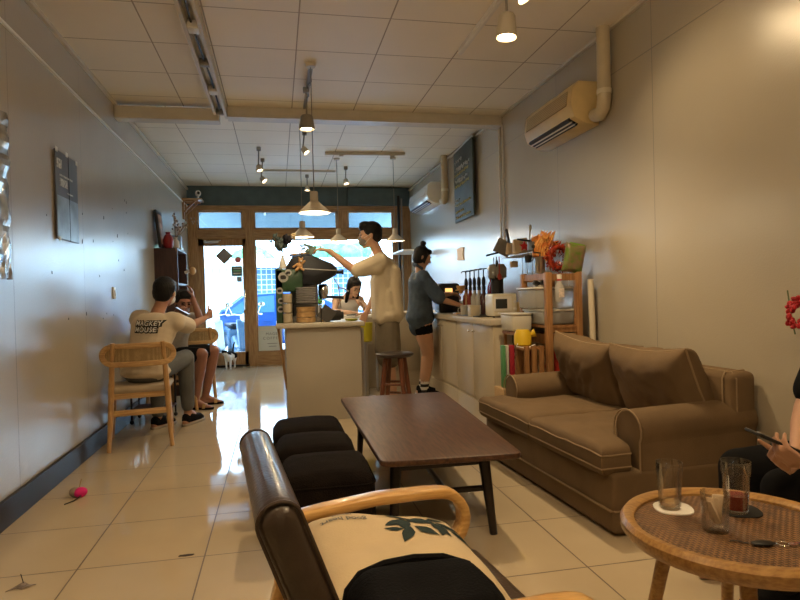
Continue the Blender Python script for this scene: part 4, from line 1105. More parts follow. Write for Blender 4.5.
for k in range(3):
    single(MB().lathe([(.07, 0), (.085, .004), (.088, .045), (.083, .046), (.078, .008), (.001, .006)], seg=28, cap=False), 'wooden_bowl', M_oakx, 'round wooden bowl stacked under the wire rack', 'bowl', loc=(.245, 5.45, .861 + k * .047), group='wooden bowls stacked under the wire rack')
M_cup = mat('beige_ceramic', (.55, .47, .33), .4)
for x, y, z, n in ((.085, 5.44, .86, 3), (.09, 5.40, .86, 0)):
    for k in range(n):
        single(MB().lathe([(.03, 0), (.04, .01), (.043, .085), (.039, .086), (.035, .012), (.001, .01)], seg=20, cap=False), 'paper_cup', M_cup, 'beige cup in the short stack beside the wire rack', 'cup', loc=(x, y, z + k * .088), group='beige cups stacked at the left of the wire rack')
bx = single(MB().box((0, 0, .06), (.06, .06, .12), bevel=.004), 'tea_tin', mat('amber_tin', (.62, .38, .10), .4), 'small amber tin just right of the plate stack', 'tin', loc=(.41, 5.60, .86))
dg = thing('menu_card', 'black square card standing on one corner on the bar', 'card', (.425, 5.38, .86))
MB().box((0, 0, .072), (.128, .006, .128), rot=(R(-6), R(38), 0)).build('card', mat('black_card', (.06, .055, .05), .6), dg)
bb = thing('black_grinder_cup', 'black round canister lying on the bar by the barista', 'canister', (.50, 5.50, .86))
MB().cyl((-.05, 0, .055), (.06, 0, .055), .052, .045, 20).cyl((.06, 0, .055), (.085, 0, .055), .035, .035, 16).build('body', M_black, bb)
MB().ell((-.05, -.02, .10), (.012, .012, .012)).build('red_knob', M_red, bb)
single(MB().lathe([(.03, 0), (.05, .004), (.062, .018), (.059, .019), (.045, .008), (.001, .006)], seg=28, cap=False), 'plate', mat('lime_plate', (.48, .50, .06), .4), 'small lime green plate near the right end of the bar', 'plate', loc=(.66, 5.50, .86))
# held leaf sprig
ls = thing('eucalyptus_sprig', 'grey-green leaf sprig hanging from the barista hand above the machine', 'sprig', (.33, 5.52, 1.53))
m = MB()
for (x, z, a, s) in ((-.03, .015, .2, 1.0), (-.07, .03, .1, .8), (-.045, -.02, -.6, 1.1), (-.015, -.035, -1.0, 1.2), (-.105, .02, .3, .6), (.0, -.005, -.7, 1.1), (-.085, .0, -.3, .7)):
    m.ell((x, 0, z), (.032 * s, .006, .017 * s), rot=(0, a, 0), seg=10, rings=6)
m.build('leaves', mat('eucalyptus', (.13, .19, .16), .7, var=.3, vscale=30), ls)
MB().tube([(.06, .0, .0), (.0, 0, .01), (-.06, 0, .025), (-.12, 0, .03)], .0025, 5).ell((.065, 0, .012), (.008, .008, .008)).build('stem', mat('red_stem', (.35, .06, .04), .6), ls)

# ------------------------------------------------------------------ worktop units on the right wall
for i in range(5):
    y0 = 4.46 + i * .505
    cab = thing('base_cabinet', ['base cabinet at the near end of the right worktop, its side panel bare', 'second base cabinet from the near end of the right worktop', 'third base cabinet, partly behind the woman in denim', 'fourth base cabinet, hidden largely by the woman in denim', 'farthest base cabinet by the corner'][i], 'cabinet', (1.65, y0, 0), group='base cabinets under the right worktop')
    MB().box((.235, .2525, .415), (.45, .503, .83), bevel=.002).build('carcass', M_cab, cab)
    d = MB().box((.002, .2525, .515), (.018, .497, .625), bevel=.003).build('door', M_cab, cab)
    yy = .45 if i % 2 == 0 else .05
    MB().cyl((-.007, yy, .76), (-.022, yy, .76), .005).ell((-.026, yy, .76), (.010, .012, .012)).build('knob', M_chrome, d)
    MB().box((.004, .2525, .085), (.014, .5, .17)).build('kick_board', M_cab, cab)
WT = single(MB().box((1.865, 5.715, .853), (.50, 2.54, .045), bevel=.004), 'worktop', M_cabtop, 'long beige laminate worktop along the right wall', 'worktop')
cab = thing('base_cabinet', 'beige cabinet across the back behind the barista legs', 'cabinet', (.95, 7.02, 0))
MB().box((.58, .25, .415), (1.16, .50, .83), bevel=.002).build('carcass', M_cab, cab)
for k in range(2): MB().box((.17 + .36 * k, -.008, .515), (.35, .018, .625), bevel=.003).build('door', M_cab, cab)
MB().box((.35, -.004, .085), (.7, .012, .17)).build('kick_board', M_cab, cab)
single(MB().box((1.53, 7.27, .853), (1.16, .54, .045), bevel=.004), 'worktop', M_cabtop, 'short worktop across the back beyond the barista', 'worktop')

# toaster oven
ov = thing('toaster_oven', 'small cream toaster oven with dark window on the worktop', 'toaster oven', (1.86, 4.85, .876))
MB().box((0, 0, .105), (.215, .20, .19), bevel=.018, seg=3).build('body', M_creamL, ov)
MB().box((-.02, -.102, .115), (.155, .008, .12), bevel=.006).build('door', M_white, ov)
MB().box((-.035, -.108, .115), (.10, .004, .08)).build('window', mat('dark_oven_glass', (.03, .035, .04), .1, spec=.8), ov)
MB().cyl((.085, -.10, .07), (.085, -.115, .07), .012).cyl((.085, -.10, .13), (.085, -.115, .13), .012).cyl((-.06, -.10, .035), (-.06, -.112, .035), .01).build('knob', M_white, ov)
for x in (-.09, .09):
    for y in (-.07, .07): MB().cyl((x, y, 0), (x, y, .012), .01, seg=8).build('foot', M_black, ov)
single(MB().box((0, 0, .06), (.13, .14, .12), bevel=.004), 'storage_tin', M_cream, 'plain cream tin right behind the toaster oven', 'tin', loc=(2.04, 5.02, .876))
kx = thing('cardboard_box', 'small brown cardboard box at the near end of the worktop', 'box', (1.99, 4.56, .876))
MB().box((0, 0, .085), (.13, .12, .17), bevel=.002).build('body', mat('cardboard', (.42, .27, .13), .8, var=.08), kx)
MB().box((0, -.0605, .10), (.03, .002, .14)).build('tape', mat('tape_brown', (.5, .36, .2), .5), kx)
gr = thing('coffee_grinder', 'tall black coffee grinder behind the toaster oven', 'coffee grinder', (1.965, 5.2, .876))
MB().box((0, 0, .10), (.13, .15, .20), bevel=.015).cyl((0, 0, .20), (0, 0, .33), .055, .055, 20).build('body', M_black, gr)
MB().lathe([(.055, .33), (.086, .345), (.088, .43), (.066, .465), (.001, .468)], seg=28).build('hopper', mat('smoked_hopper', (.20, .19, .16), .3, var=.1), gr)
MB().cyl((0, 0, .466), (0, 0, .50), .012).build('lid_knob', M_black, gr)
single(MB().box((0, 0, .10), (.10, .006, .09), rot=(R(-8), 0, 0)), 'card', mat('yellow_blue_card', (.65, .52, .15), .6, col2=(.15, .35, .5), vscale=25), 'yellow and blue card propped behind the cream tin', 'card', loc=(2.06, 5.12, .93))
cols = [('amber_syrup', (.25, .04, .03)), ('amber_syrup', (.25, .04, .03)), ('clear_syrup', (.50, .48, .44)), ('clear_syrup', (.50, .48, .44)), ('dark_syrup', (.06, .02, .02))]
for i in range(5):
    Y = 6.0 - .17 * i; X = 1.925
    t = thing('syrup_bottle', ['syrup bottle with black pump, farthest of the five in the row', 'second farthest pump bottle in the row of five', 'middle pump bottle of the row of five, clear', 'fourth pump bottle of the row, clear', 'pump bottle of the row standing nearest the black grinder'][i], 'bottle', (X - .012 * i, Y, .876), group='pump bottles in a row on the worktop')
    MB().lathe([(.034, 0), (.037, .01), (.037, .17), (.016, .21), (.014, .24)], seg=18).build('body', mat(cols[i][0], cols[i][1], .15, coat=.5), t)
    MB().cyl((0, 0, .235), (0, 0, .27), .018).lathe([(.013, .27), (.020, .30), (.018, .34), (.010, .36)], seg=12).cyl((0, 0, .34), (0, 0, .43), .006, seg=8).build('pump', M_black, t)
    MB().box((-.005, 0, .432), (.07, .022, .010), bevel=.004).cyl((-.04, 0, .432), (-.05, 0, .415), .005, seg=6).build('pump_head', M_black, t)
for k, (y, x) in enumerate(((5.38, 1.99), (5.46, 2.0))):
    t = thing('syrup_bottle', ['dark red bottle just left of the grinder', 'dark red bottle half hidden behind the first red one'][k], 'bottle', (x, y, .876))
    MB().lathe([(.035, 0), (.037, .01), (.037, .26), (.015, .32), (.015, .37), (.018, .372), (.018, .40)], seg=18).build('body', mat('red_bottle', (.22, .01, .02), .2, coat=.6), t)
t = thing('canister', 'small beige square canister at the front of the worktop', 'canister', (1.70, 5.1, .876))
MB().box((0, 0, .045), (.085, .085, .09), bevel=.006).build('body', M_cup, t); MB().box((0, 0, .094), (.09, .09, .012), bevel=.004).build('lid', M_cup, t)
for k, (x, y) in enumerate(((1.72, 5.42), (1.80, 5.55), (1.85, 5.35))):
    t = thing('mug', ['white mug by the woman hand on the worktop', 'white mug behind the first mug', 'white mug beside the pump bottles'][k], 'mug', (x, y, .876))
    MB().lathe([(.032, 0), (.038, .01), (.040, .095), (.036, .096), (.034, .012), (.001, .010)], seg=22, cap=False).build('body', mat('mug_white', (.50, .48, .43), .3), t)
    MB().tube([(-.038, 0, .075), (-.062, 0, .07), (-.066, 0, .045), (-.058, 0, .025), (-.036, 0, .025)], .005, 6).build('handle', mat('mug_white', (.6, .6, .6)), t)
t = thing('dripper_stand', 'wooden coffee dripper stand on the worktop near the woman hand', 'dripper stand', (1.79, 5.75, .876))
MB().box((0, 0, .008), (.14, .12, .016), bevel=.003).cyl((.05, 0, .01), (.05, 0, .24), .008).box((.01, 0, .24), (.11, .09, .012), bevel=.003).build('stand', M_oak, t)
MB().lathe([(.012, .205), (.045, .27), (.047, .285), (.042, .285), (.01, .21)], seg=20, cap=False).build('dripper', mat('glazed_amber', (.5, .28, .1), .3), t)
t = thing('toaster', 'dark toaster with a lit amber display far along the worktop', 'toaster', (1.83, 6.4, .876))
MB().box((0, 0, .16), (.24, .22, .32), bevel=.03, seg=3).build('body', M_black, t)
MB().box((-.01, -.112, .24), (.08, .004, .05)).build('display', mat('amber_display', (.9, .5, .15), .4, emit=(1, .5, .15), estr=1.2), t)
for k in range(4):
    t = thing('jar', 'small jar among the clutter on the worktop behind the woman hands', 'jar', (1.98, 5.95 + .13 * k, .876), group='small jars at the back of the worktop')
    MB().lathe([(.033, 0), (.036, .01), (.036, .09), (.028, .10)], seg=16).build('body', mat('jar_glass_%d' % (k % 2), ((.5, .46, .38), (.25, .12, .06))[k % 2], .2, coat=.4), t)
    MB().cyl((0, 0, .10), (0, 0, .12), .031).build('lid', mat('jar_lid', (.55, .52, .45), .4), t)
t = thing('drip_tray', 'dark serving tray with white cloth on the worktop edge', 'tray', (1.79, 5.15, .8765))
MB().box((0, .1, .004), (.22, .62, .008), bevel=.002).build('tray', M_black, t)

# wall rack with hanging bags
wr = thing('wall_rack', 'white wire rack on the right wall above the grinder', 'wall rack', (XR - .01, 4.75, 1.40))
m = MB()
for k in range(9): m.cyl((-.005, -.45 + k * .11, -.32), (-.005, -.45 + k * .11, .06), .003, seg=6)
for z in (-.3, -.15, 0): m.cyl((-.008, -.47, z), (-.008, .48, z), .0035, seg=6)
m.build('wire_grid', mat('white_wire', (.6, .6, .56), .4), wr)
m = MB().box((-.10, 0, 0), (.18, .95, .008)); m.cyl((-.19, -.47, .03), (-.19, .47, .03), .004, seg=6); m.build('ledge', mat('white_wire', (.6, .6, .56), .4), wr)
def on_rack(name, label, cat, y, x=2.0, z=1.405, rz=0): return thing(name, label, cat, (x, y, z), rz)
t = on_rack('baking_tray', 'dark tray tilted on the far end of the wall rack', 'tray', 5.02, 1.96)
MB().box((0, 0, .075), (.15, .012, .13), rot=(R(12), R(25), 0), bevel=.004).build('tray', M_grey, t)
MB().cyl((-.05, 0, .03), (-.16, .0, .005), .008).build('handle', M_black, t)
t = on_rack('spatula', 'black spatula handle sticking up from the wall rack', 'spatula', 4.95, 1.985)
MB().caps((.02, 0, .02), (-.02, 0, .22), .012).build('handle', M_black, t)
t = on_rack('paper_bag', 'folded kraft coffee bag on the wall rack', 'bag', 4.70, 1.99)
M_kr = mat('kraft_bag', (.50, .38, .24), .8, var=.1)
MB().box((0, 0, .062), (.14, .09, .124), rot=(0, R(-8), 0), bevel=.01, taper=(.9, .3)).build('body', M_kr, t)
t = on_rack('paper_bag', 'smaller brown bag to the left of the folded kraft bag', 'bag', 4.84, 1.97)
MB().box((0, 0, .05), (.10, .08, .10), bevel=.01, taper=(.9, .4)).build('body', M_kr, t)
t = on_rack('red_star', 'small red paper star ornament clipped to the wall rack', 'ornament', 4.58, 1.965)
MB().prism([((.045 if i % 2 == 0 else .02) * math.sin(i * PI / 5), .05 + (.045 if i % 2 == 0 else .02) * math.cos(i * PI / 5)) for i in range(10)], .012, Matrix.Rotation(PI / 2, 4, 'X')).build('star', M_red, t)
t = on_rack('white_spoon', 'pale long spoon standing behind the red star', 'spoon', 4.64, 2.03)
MB().caps((0, 0, .01), (.02, 0, .20), .006).ell((.02, 0, .21), (.014, .006, .022)).build('spoon', mat('pale_plastic', (.6, .58, .52), .5), t)
t = on_rack('saucepan', 'grey saucepan on the wall rack beside the maple garland', 'saucepan', 4.40, 2.0)
MB().lathe([(.07, 0), (.075, .01), (.078, .085), (.074, .086), (.07, .01), (.001, .008)], seg=28, cap=False).build('pan', mat('grey_enamel', (.16, .17, .17), .35), t)
MB().cyl((-.07, -.02, .075), (-.19, -.06, .085), .007).build('handle', M_black, t)
t = thing('measuring_cup', 'small black cup hanging under the wall rack', 'cup', (1.93, 4.42, 1.315))
MB().lathe([(.025, 0), (.03, .055), (.027, .055), (.022, .005), (.001, .004)], seg=18, cap=False).tube([(.03, 0, .05), (.05, 0, .04), (.03, 0, .01)], .004, 6).tube([(0, 0, .05), (0, 0, .085)], .003, 5).build('cup', M_black, t)
t = thing('metal_jug', 'small brown box hanging under the wall rack by the grinder', 'box', (2.04, 4.98, 1.33))
t.name = 'hanging_box'
MB().box((0, 0, 0), (.06, .05, .055), bevel=.004).build('body', M_kr, t); MB().cyl((0, 0, .02), (0, 0, .068), .002, seg=5).build('hook', M_steel, t)
for k in range(3):
    t = thing('utensil', 'kitchen utensil hanging from the wall rack behind the grinder', 'utensil', (1.935, 5.20 - .07 * k, 1.21), group='utensils hanging from the wall rack')
    MB().caps((0, 0, .03), (0, 0, .19), .005).ell((0, 0, .015), (.02, .006, .03)).build('utensil', [M_steel, M_black, mat('red_handle', (.4, .05, .04), .5)][k], t)
# maple garland, tinsel, chips
M_mapo = mat('orange_foil', (.60, .13, .01), .3, col2=(.75, .42, .12), vscale=30, coat=.3)
M_mapr = mat('dark_red_foil', (.36, .04, .012), .2, col2=(.16, .01, .008), vscale=25, coat=.7)
mg = thing('maple_garland', 'orange and yellow paper maple leaves hung above the wooden shelf', 'garland', (1.90, 4.12, 1.42), R(5))
rg = random.Random(21)
m = MB()
def mapleleaf(m, c, s, rot):
    pts = []
    for i in range(14):
        a = i * 2 * PI / 14; r = s * (1 if i % 2 == 0 else .45) * (.8 + .3 * math.cos(a)); pts.append((r * math.cos(a), r * math.sin(a)))
    m.prism(pts, .003, Matrix.Translation(c) @ Euler(rot).to_matrix().to_4x4())
for k in range(22): mapleleaf(m, (rg.uniform(-.06, .10), rg.uniform(-.04, .04), rg.uniform(-.09, .09)), rg.uniform(.025, .045), (R(90) + rg.uniform(-.6, .6), rg.uniform(-1, 1), rg.uniform(-.5, .5)))
for k in range(6): m.tube([(-.06 + .02 * k, 0, -.07), (-.05 + .02 * k, -.01, 0), (-.01 + .02 * k, -.015, .06), (.04 + .015 * k, -.01, .10 + .01 * (k % 2))], [.012, .014, .010, .003], 6)
m.build('leaves', M_mapo, mg, smooth=False)
tn = thing('tinsel_garland', 'glossy dark red foil garland looped above the wooden shelf', 'garland', (1.97, 3.98, 1.325), R(5))
m = MB()
for k in range(260):
    a = rg.uniform(0, 2 * PI); c = (.075 * math.cos(a) + rg.uniform(-.035, .03), rg.uniform(-.03, .03), .075 * math.sin(a) + rg.uniform(-.035, .035))
    m.prism([(0, -.006), (rg.uniform(.025, .045), 0), (0, .008)], .0015, Matrix.Translation(c) @ Euler((rg.uniform(0, 6), rg.uniform(0, 6), rg.uniform(0, 6))).to_matrix().to_4x4())
m.tube([(.075 * math.cos(i * PI / 10), 0, .075 * math.sin(i * PI / 10)) for i in range(20)], .02, 8, closed=True)
m.build('foil', M_mapr, tn, smooth=False); tn['kind'] = 'thing'
cp = thing('snack_bag', 'green and brown snack bag standing on top of the wooden shelf', 'snack bag', (2.045, 3.90, 1.218), R(-4))
a = MB().pillow((0, 0, 0), (.15, .21, .07), n=12, p=4, edge=.05, wrinkle=.01, seed=4)
bmesh.ops.transform(a.bm, matrix=Matrix.Translation((0, 0, .095)) @ Euler((R(90), R(12), 0)).to_matrix().to_4x4(), verts=a.bm.verts)
a.build('pack', mat('snack_print', (.10, .17, .02), .3, col2=(.22, .12, .08), vscale=26, coat=.4), cp)
MB().box((.028, 0, .19), (.11, .006, .02), rot=(0, R(12), 0)).build('top_seal', mat('seal_green', (.20, .38, .04), .3), cp)

# wooden shelf unit
SU = thing('wooden_shelf_unit', 'pine shelf unit full of boxes between the worktop and the sofa', 'shelf unit', (1.845, 3.90, 0))
for (x, y) in ((0, 0), (.225, 0), (0, .42), (.225, .42)):
    MB().box((x, y, .61), (.045, .045, 1.22), bevel=.004).build('post', M_pine, SU)
MB().box((.112, 0, 1.185), (.20, .022, .05)).box((.112, .42, 1.185), (.20, .022, .05)).box((0, .21, 1.19), (.022, .40, .045)).box((.225, .21, 1.19), (.022, .40, .045)).build('top_rail', M_pine, SU)
for z in (.84, .40, .10): 
    MB().box((.112, .21, z), (.26, .46, .018)).box((.112, -.004, z - .02), (.20, .022, .04)).build('shelf', M_pine, SU)
dr = MB().box((.112, .0, .745), (.175, .03, .09), bevel=.004).box((.112, .2, .745), (.17, .38, .07)).build('drawer', M_pine, SU)
MB().box((.06, -.018, .75), (.03, .006, .03)).build('label_holder', M_steel, dr)
MB().box((.112, .19, .81), (.18, .40, .035), bevel=.006).build('black_tray', M_black, SU)
b1 = thing('storage_box', 'clear plastic box with white lid, upper one on the shelf unit left half', 'storage box', (1.855, 4.10, .955))
M_lid = mat('white_lid', (.55, .53, .47), .4)
def bin_(name, label, x, y, z, w, d, h, lid, m=None):
    t = thing(name, label, 'storage box', (x, y, z))
    MB().box((0, 0, h / 2), (w * .94, d * .94, h), bevel=.015, seg=3, taper=(1.06, 1.06)).build('tub', m or M_milky, t)
    if lid: MB().box((0, 0, h + .006), (w * 1.04, d * 1.04, .014), bevel=.006).build('lid', lid, t)
    return t
bpy.data.objects.remove(b1)
bin_('storage_box', 'translucent storage box with white lid, topmost on the shelf unit', 1.92, 4.11, .965, .30, .33, .14, M_lid)
bin_('storage_box', 'flat grey translucent box under the white-lidded one on the shelf unit', 1.945, 4.11, .851, .25, .35, .095, M_lid, mat('grey_translucent', (.50, .51, .50), .3, trans=.3, alpha=.9))
t = bin_('storage_box', 'white open tub jutting out between worktop and shelf unit', 1.735, 4.22, .80, .16, .24, .12, M_lid, M_lid)
t2 = thing('low_stool', 'low wooden crate stand under the white tub', 'stand', (1.735, 4.22, 0))
MB().box((0, 0, .785), (.12, .26, .02)).build('top', M_pine, t2)
for (x, y) in ((-.045, -.11), (.045, -.11), (-.045, .11), (.045, .11)): MB().box((x, y, .388), (.02, .02, .775)).build('leg', M_pine, t2)
hg = thing('hand_grinder', 'black and steel hand-cranked grinder on the translucent box', 'hand grinder', (1.865, 4.06, 1.12))
MB().lathe([(.05, 0), (.052, .012), (.02, .03), (.018, .09), (.035, .11), (.038, .20), (.045, .215), (.001, .22)], seg=20).build('body', M_steel, hg)
MB().tube([(0, 0, .22), (0, 0, .245), (-.06, -.02, .25), (-.06, -.02, .28)], .006, 6).ell((-.06, -.02, .29), (.013, .013, .016)).build('crank', M_black, hg)
MB().box((-.03, -.02, .02), (.09, .03, .035), rot=(0, R(20), .4), bevel=.008).box((.02, -.03, .05), (.03, .05, .05), rot=(.4, .2, 0), bevel=.008).build('dark_fitting', M_black, hg)
bt = thing('squeeze_bottle', 'clear bottle with white cap and red collar hung on the shelf unit', 'bottle', (1.905, 3.845, 1.015))
MB().lathe([(.028, 0), (.031, .008), (.031, .10), (.014, .135), (.013, .15)], seg=22).build('body', mat('bottle_plastic', (.62, .60, .56), .15, trans=.4, alpha=.9), bt)
MB().box((0, -.0295, .06), (.036, .006, .06)).build('paper_label', mat('label_paper', (.62, .52, .45), .6, var=.2, vscale=70), bt)
MB().cyl((0, 0, .145), (0, 0, .155), .016).build('red_collar', M_red, bt); MB().lathe([(.016, .155), (.018, .185), (.001, .188)], seg=14).build('cap', M_white, bt)
MB().tube([(0, .0, .15), (0, .012, .19), (0, .03, .197)], .002, 5).build('hanging_cord', M_black, bt)
wc = thing('watering_can', 'yellow watering can with dark spout opening beside the shelf unit', 'watering can', (1.70, 4.02, .705))
MB().lathe([(.05, 0), (.062, .01), (.06, .08), (.045, .115)], seg=22).build('body', mat('yellow_plastic', (.62, .42, .02), .4), wc)
MB().lathe([(.02, 0), (.02, .02), (.032, .045), (.026, .045), (.014, .01)], (.045, -.01, .075), (.9, -.35, .35), seg=14, cap=False).build('spout', mat('yellow_plastic', (.62, .42, .02), .4), wc)
MB().tube([(-.05, -.03, .02), (-.07, -.05, .0), (.0, -.075, -.01), (.07, -.05, .01)], .004, 6).build('white_cord', M_white, wc)
cr = thing('slatted_crate', 'low slatted wooden crate next to the shelf unit', 'crate', (1.735, 3.98, 0))
for k in range(3): MB().box((-.055 + k * .055, -.07, .36), (.035, .012, .70)).build('slat', M_pine, cr)
MB().box((0, 0, .69), (.16, .15, .012)).box((0, -.062, .1), (.16, .012, .04)).box((0, .06, .35), (.16, .012, .68)).build('frame', M_pine, cr)
for k, (c, th) in enumerate((((.08, .25, .10), .022), ((.5, .5, .42), .018), ((.30, .015, .03), .035))):
    nm = ['green', 'white', 'dark red'][k]
    single(MB().box((0, 0, .15), (th, .05, .30), bevel=.003), 'folder', mat('folder_%d' % k, c, .5), nm + ' folder standing in the row left of the slatted crate', 'folder', loc=(1.565 + .026 * k + (.008 if k == 2 else 0), 4.06, .41))
t = thing('low_box', 'low cardboard box the upright folders stand on', 'box', (1.59, 4.06, 0))
MB().box((0, 0, .204), (.12, .20, .408), bevel=.003).build('body', mat('cardboard', (.42, .27, .13), .8), t)
rb = thing('red_package', 'crumpled red plastic package in the bottom of the shelf unit', 'package', (1.955, 3.99, .411))
a = MB().pillow((0, 0, .13), (.15, .14, .24), n=12, p=4, edge=.05, wrinkle=.04, seed=9); a.build('wrapper', mat('red_plastic', (.5, .04, .03), .25, coat=.5, var=.3), rb)
cbg = thing('clear_bag', 'crumpled clear plastic bag slumped beside the shelf unit behind the sofa', 'plastic bag', (1.80, 3.835, .0))
t0 = single(MB().cyl((XR - .04, 3.875, 0), (XR - .06, 3.885, 1.165), .022, seg=16), 'cardboard_tube', mat('pale_tube', (.62, .55, .42), .6), 'long pale cardboard tube leaning in the corner behind the sofa', 'tube')
bpy.data.objects.remove(cbg)
cdl = thing('power_cord', 'thin black cord dangling from the end of the worktop', 'cord', (1.80, 4.44, 0))
MB().tube([(0.0, .0, .83), (-.01, -.01, .7), (.01, -.012, .6), (-.03, -.015, .48), (-.028, -.01, .3)], .004, 6).build('cord', M_black, cdl)

# ------------------------------------------------------------------ stool at the bar
def stool(x, y, h, label):
    t = thing('bar_stool', label, 'stool', (x, y, 0), R(20))
    MB().lathe([(.001, h - .035), (.14, h - .035), (.165, h - .02), (.165, h - .006), (.15, h), (.001, h)], seg=32, cap=False).build('seat', mat('dark_stool_seat', (.03, .02, .016), .4), t)
    for k in range(4):
        a = k * PI / 2
        MB().cyl((math.cos(a) * .09, math.sin(a) * .09, h - .034), (math.cos(a) * .17, math.sin(a) * .17, 0), .024, .018, 12).build('leg', M_stoolw, t)
    for z, q in ((.22, .142), (.32, .13)):
        MB().cyl((q, 0, z), (0, q, z), .010).cyl((-q, 0, z), (0, -q, z), .010).build('rung', M_stoolw, t)
stool(.985, 5.14, .585, 'round dark wooden stool in front of the barista')

# ------------------------------------------------------------------ oak chairs with cane backs
def oak_chair(name, loc, rz, label):
    """faces local +Y; the back is at -Y"""
    t = thing('cane_back_chair', label, 'chair', loc, rz, 'oak chairs with oval cane backs')
    a = MB().box((0, .02, .435), (.44, .43, .05), bevel=.024, seg=4)
    for v in a.bm.verts: v.co.x *= 1 + .12 * (v.co.y / .22)
    a.build('seat', M_seatpad, t)
    MB().box((0, .21, .395), (.42, .022, .045)).box((0, -.17, .395), (.37, .022, .045)).box((-.19, .02, .395), (.022, .36, .045), rot=(0, 0, R(-4))).box((.19, .02, .395), (.022, .36, .045), rot=(0, 0, R(4))).build('seat_frame', M_oakx, t)
    for s in (-1, 1):
        MB().tube([(s * .215, -.235, 0), (s * .200, -.20, .22), (s * .192, -.185, .42), (s * .180, -.215, .62), (s * .168, -.25, .79)], [.015, .019, .021, .018, .015], 12).build('leg', M_oak, t)
        MB().tube([(s * .225, .235, 0), (s * .205, .205, .25), (s * .20, .20, .41)], [.014, .019, .021], 12).build('leg', M_oak, t)
        MB().cyl((s * .205, -.19, .27), (s * .212, .21, .27), .012, seg=10).build('side_rail', M_oakx, t)
    MB().box((0, -.195, .27), (.39, .018, .045), bevel=.006).build('rear_rail', M_oakx, t)
    # curved oval backrest: frame ring + cane
    W, Hh = .50, .155
    def cv(x, z): return (x, -.262 + .9 * x * x * 1.0, .70 + z)
    out = rrect(-W / 2, -Hh / 2, W / 2, Hh / 2, Hh / 2 - .001, 7)
    pts = []
    for i in range(len(out)):
        a, b = out[i], out[(i + 1) % len(out)]
        d = math.hypot(a[0] - b[0], a[1] - b[1]); k = max(1, int(d / .04))
        for j in range(k): pts.append((a[0] + (b[0] - a[0]) * j / k, a[1] + (b[1] - a[1]) * j / k))
    MB().tube([cv(p[0] * .97, p[1] * .86) for p in pts], .016, flat=(.022, .040), hint=(0, 1, 0), closed=True).build('back_frame', M_oakx, t, angle=60)
    m = MB(); n = 16
    for i in range(n):
        x0, x1 = -W / 2 * .93 + W * .93 * i / n, -W / 2 * .93 + W * .93 * (i + 1) / n
        def hh(x):
            e = abs(x) - (W / 2 - Hh / 2); return Hh / 2 * .84 * (1 if e < 0 else math.sqrt(max(.02, 1 - (e / (Hh / 2)) ** 2)))
        A = [cv(x0, -hh(x0)), cv(x1, -hh(x1)), cv(x1, hh(x1)), cv(x0, hh(x0))]
        B = [(p[0], p[1] + .006, p[2]) for p in A]
        m.mesh_from(A + B, [(0, 1, 2, 3), (7, 6, 5, 4), (0, 4, 5, 1), (3, 2, 6, 7)] + ([(0, 3, 7, 4)] if i == 0 else []) + ([(1, 5, 6, 2)] if i == n - 1 else []))
    bmesh.ops.remove_doubles(m.bm, verts=m.bm.verts, dist=.0001)
    m.build('cane_panel', M_canep, t)
    return t
ch1 = oak_chair('c', (-1.055, 4.95, 0), R(10), 'oak chair with oval cane back seen from behind, the man in white sits on it')
ch2 = dup(ch1, (-1.07, 6.40, 0), R(-82), 'oak chair under the person with a hand on the head')
ch3 = dup(ch1, (-.92, 6.90, 0), R(8), 'empty oak chair behind the pair, its rounded back lit by the window')
tb = thing('side_table', 'low dark side table with metal legs between the two seated people', 'side table', (-1.13, 5.83, 0))
MB().box((0, 0, .44), (.36, .34, .022), bevel=.004).build('tabletop', M_darkshelf, tb)
MB().box((0, 0, .12), (.34, .32, .015)).build('lower_shelf', M_darkshelf, tb)
for x in (-.16, .16):
    for y in (-.15, .15): 
        l_ = MB().cyl((x, y, .04), (x, y, .43), .009, seg=8).build('leg', M_blackm, tb); MB().ell((x, y, .02), (.018, .018, .02)).build('caster', M_black, l_)

# high table at the window with the seated woman
wt2 = thing('window_table', 'white table by the window with the seated woman leaning on it', 'table', (.82, 6.62, 0))
MB().box((0, .0, .86), (.62, .34, .025), bevel=.004).build('tabletop', M_white, wt2)
for x in (-.27, .27):
    for y in (-.13, .13): MB().cyl((x, y, 0), (x, y, .85), .014, seg=8).build('leg', M_steel, wt2)
bk_ = thing('yellow_bucket', 'yellow bucket on a stand just beyond the bar end', 'bucket', (.90, 6.30, .0))
MB().lathe([(.06, .60), (.07, .61), (.078, .80), (.075, .80), (.066, .615), (.001, .61)], seg=24, cap=False).build('body', mat('yellow_green_plastic', (.55, .48, .03), .4), bk_)
MB().cyl((0, 0, .0), (0, 0, .58), .02).cyl((0, 0, .58), (0, 0, .60), .07).cyl((0, 0, 0), (0, 0, .02), .10).build('stand', M_steel, bk_)
ws = thing('window_stool', 'stool beneath the woman by the window', 'stool', (.80, 7.08, 0))
MB().cyl((0, 0, .56), (0, 0, .60), .16, seg=24).build('seat', M_black, ws)
for k in range(4): MB().cyl((math.cos(k * PI / 2 + .78) * .1, math.sin(k * PI / 2 + .78) * .1, .56), (math.cos(k * PI / 2 + .78) * .17, math.sin(k * PI / 2 + .78) * .17, 0), .014, seg=8).build('leg', M_steel, ws)
pp = single(MB().box((0, 0, .005), (.10, .06, .01), bevel=.003), 'phone', M_black, 'dark phone lying on the window table before the woman', 'phone', loc=(.78, 6.52, .873))
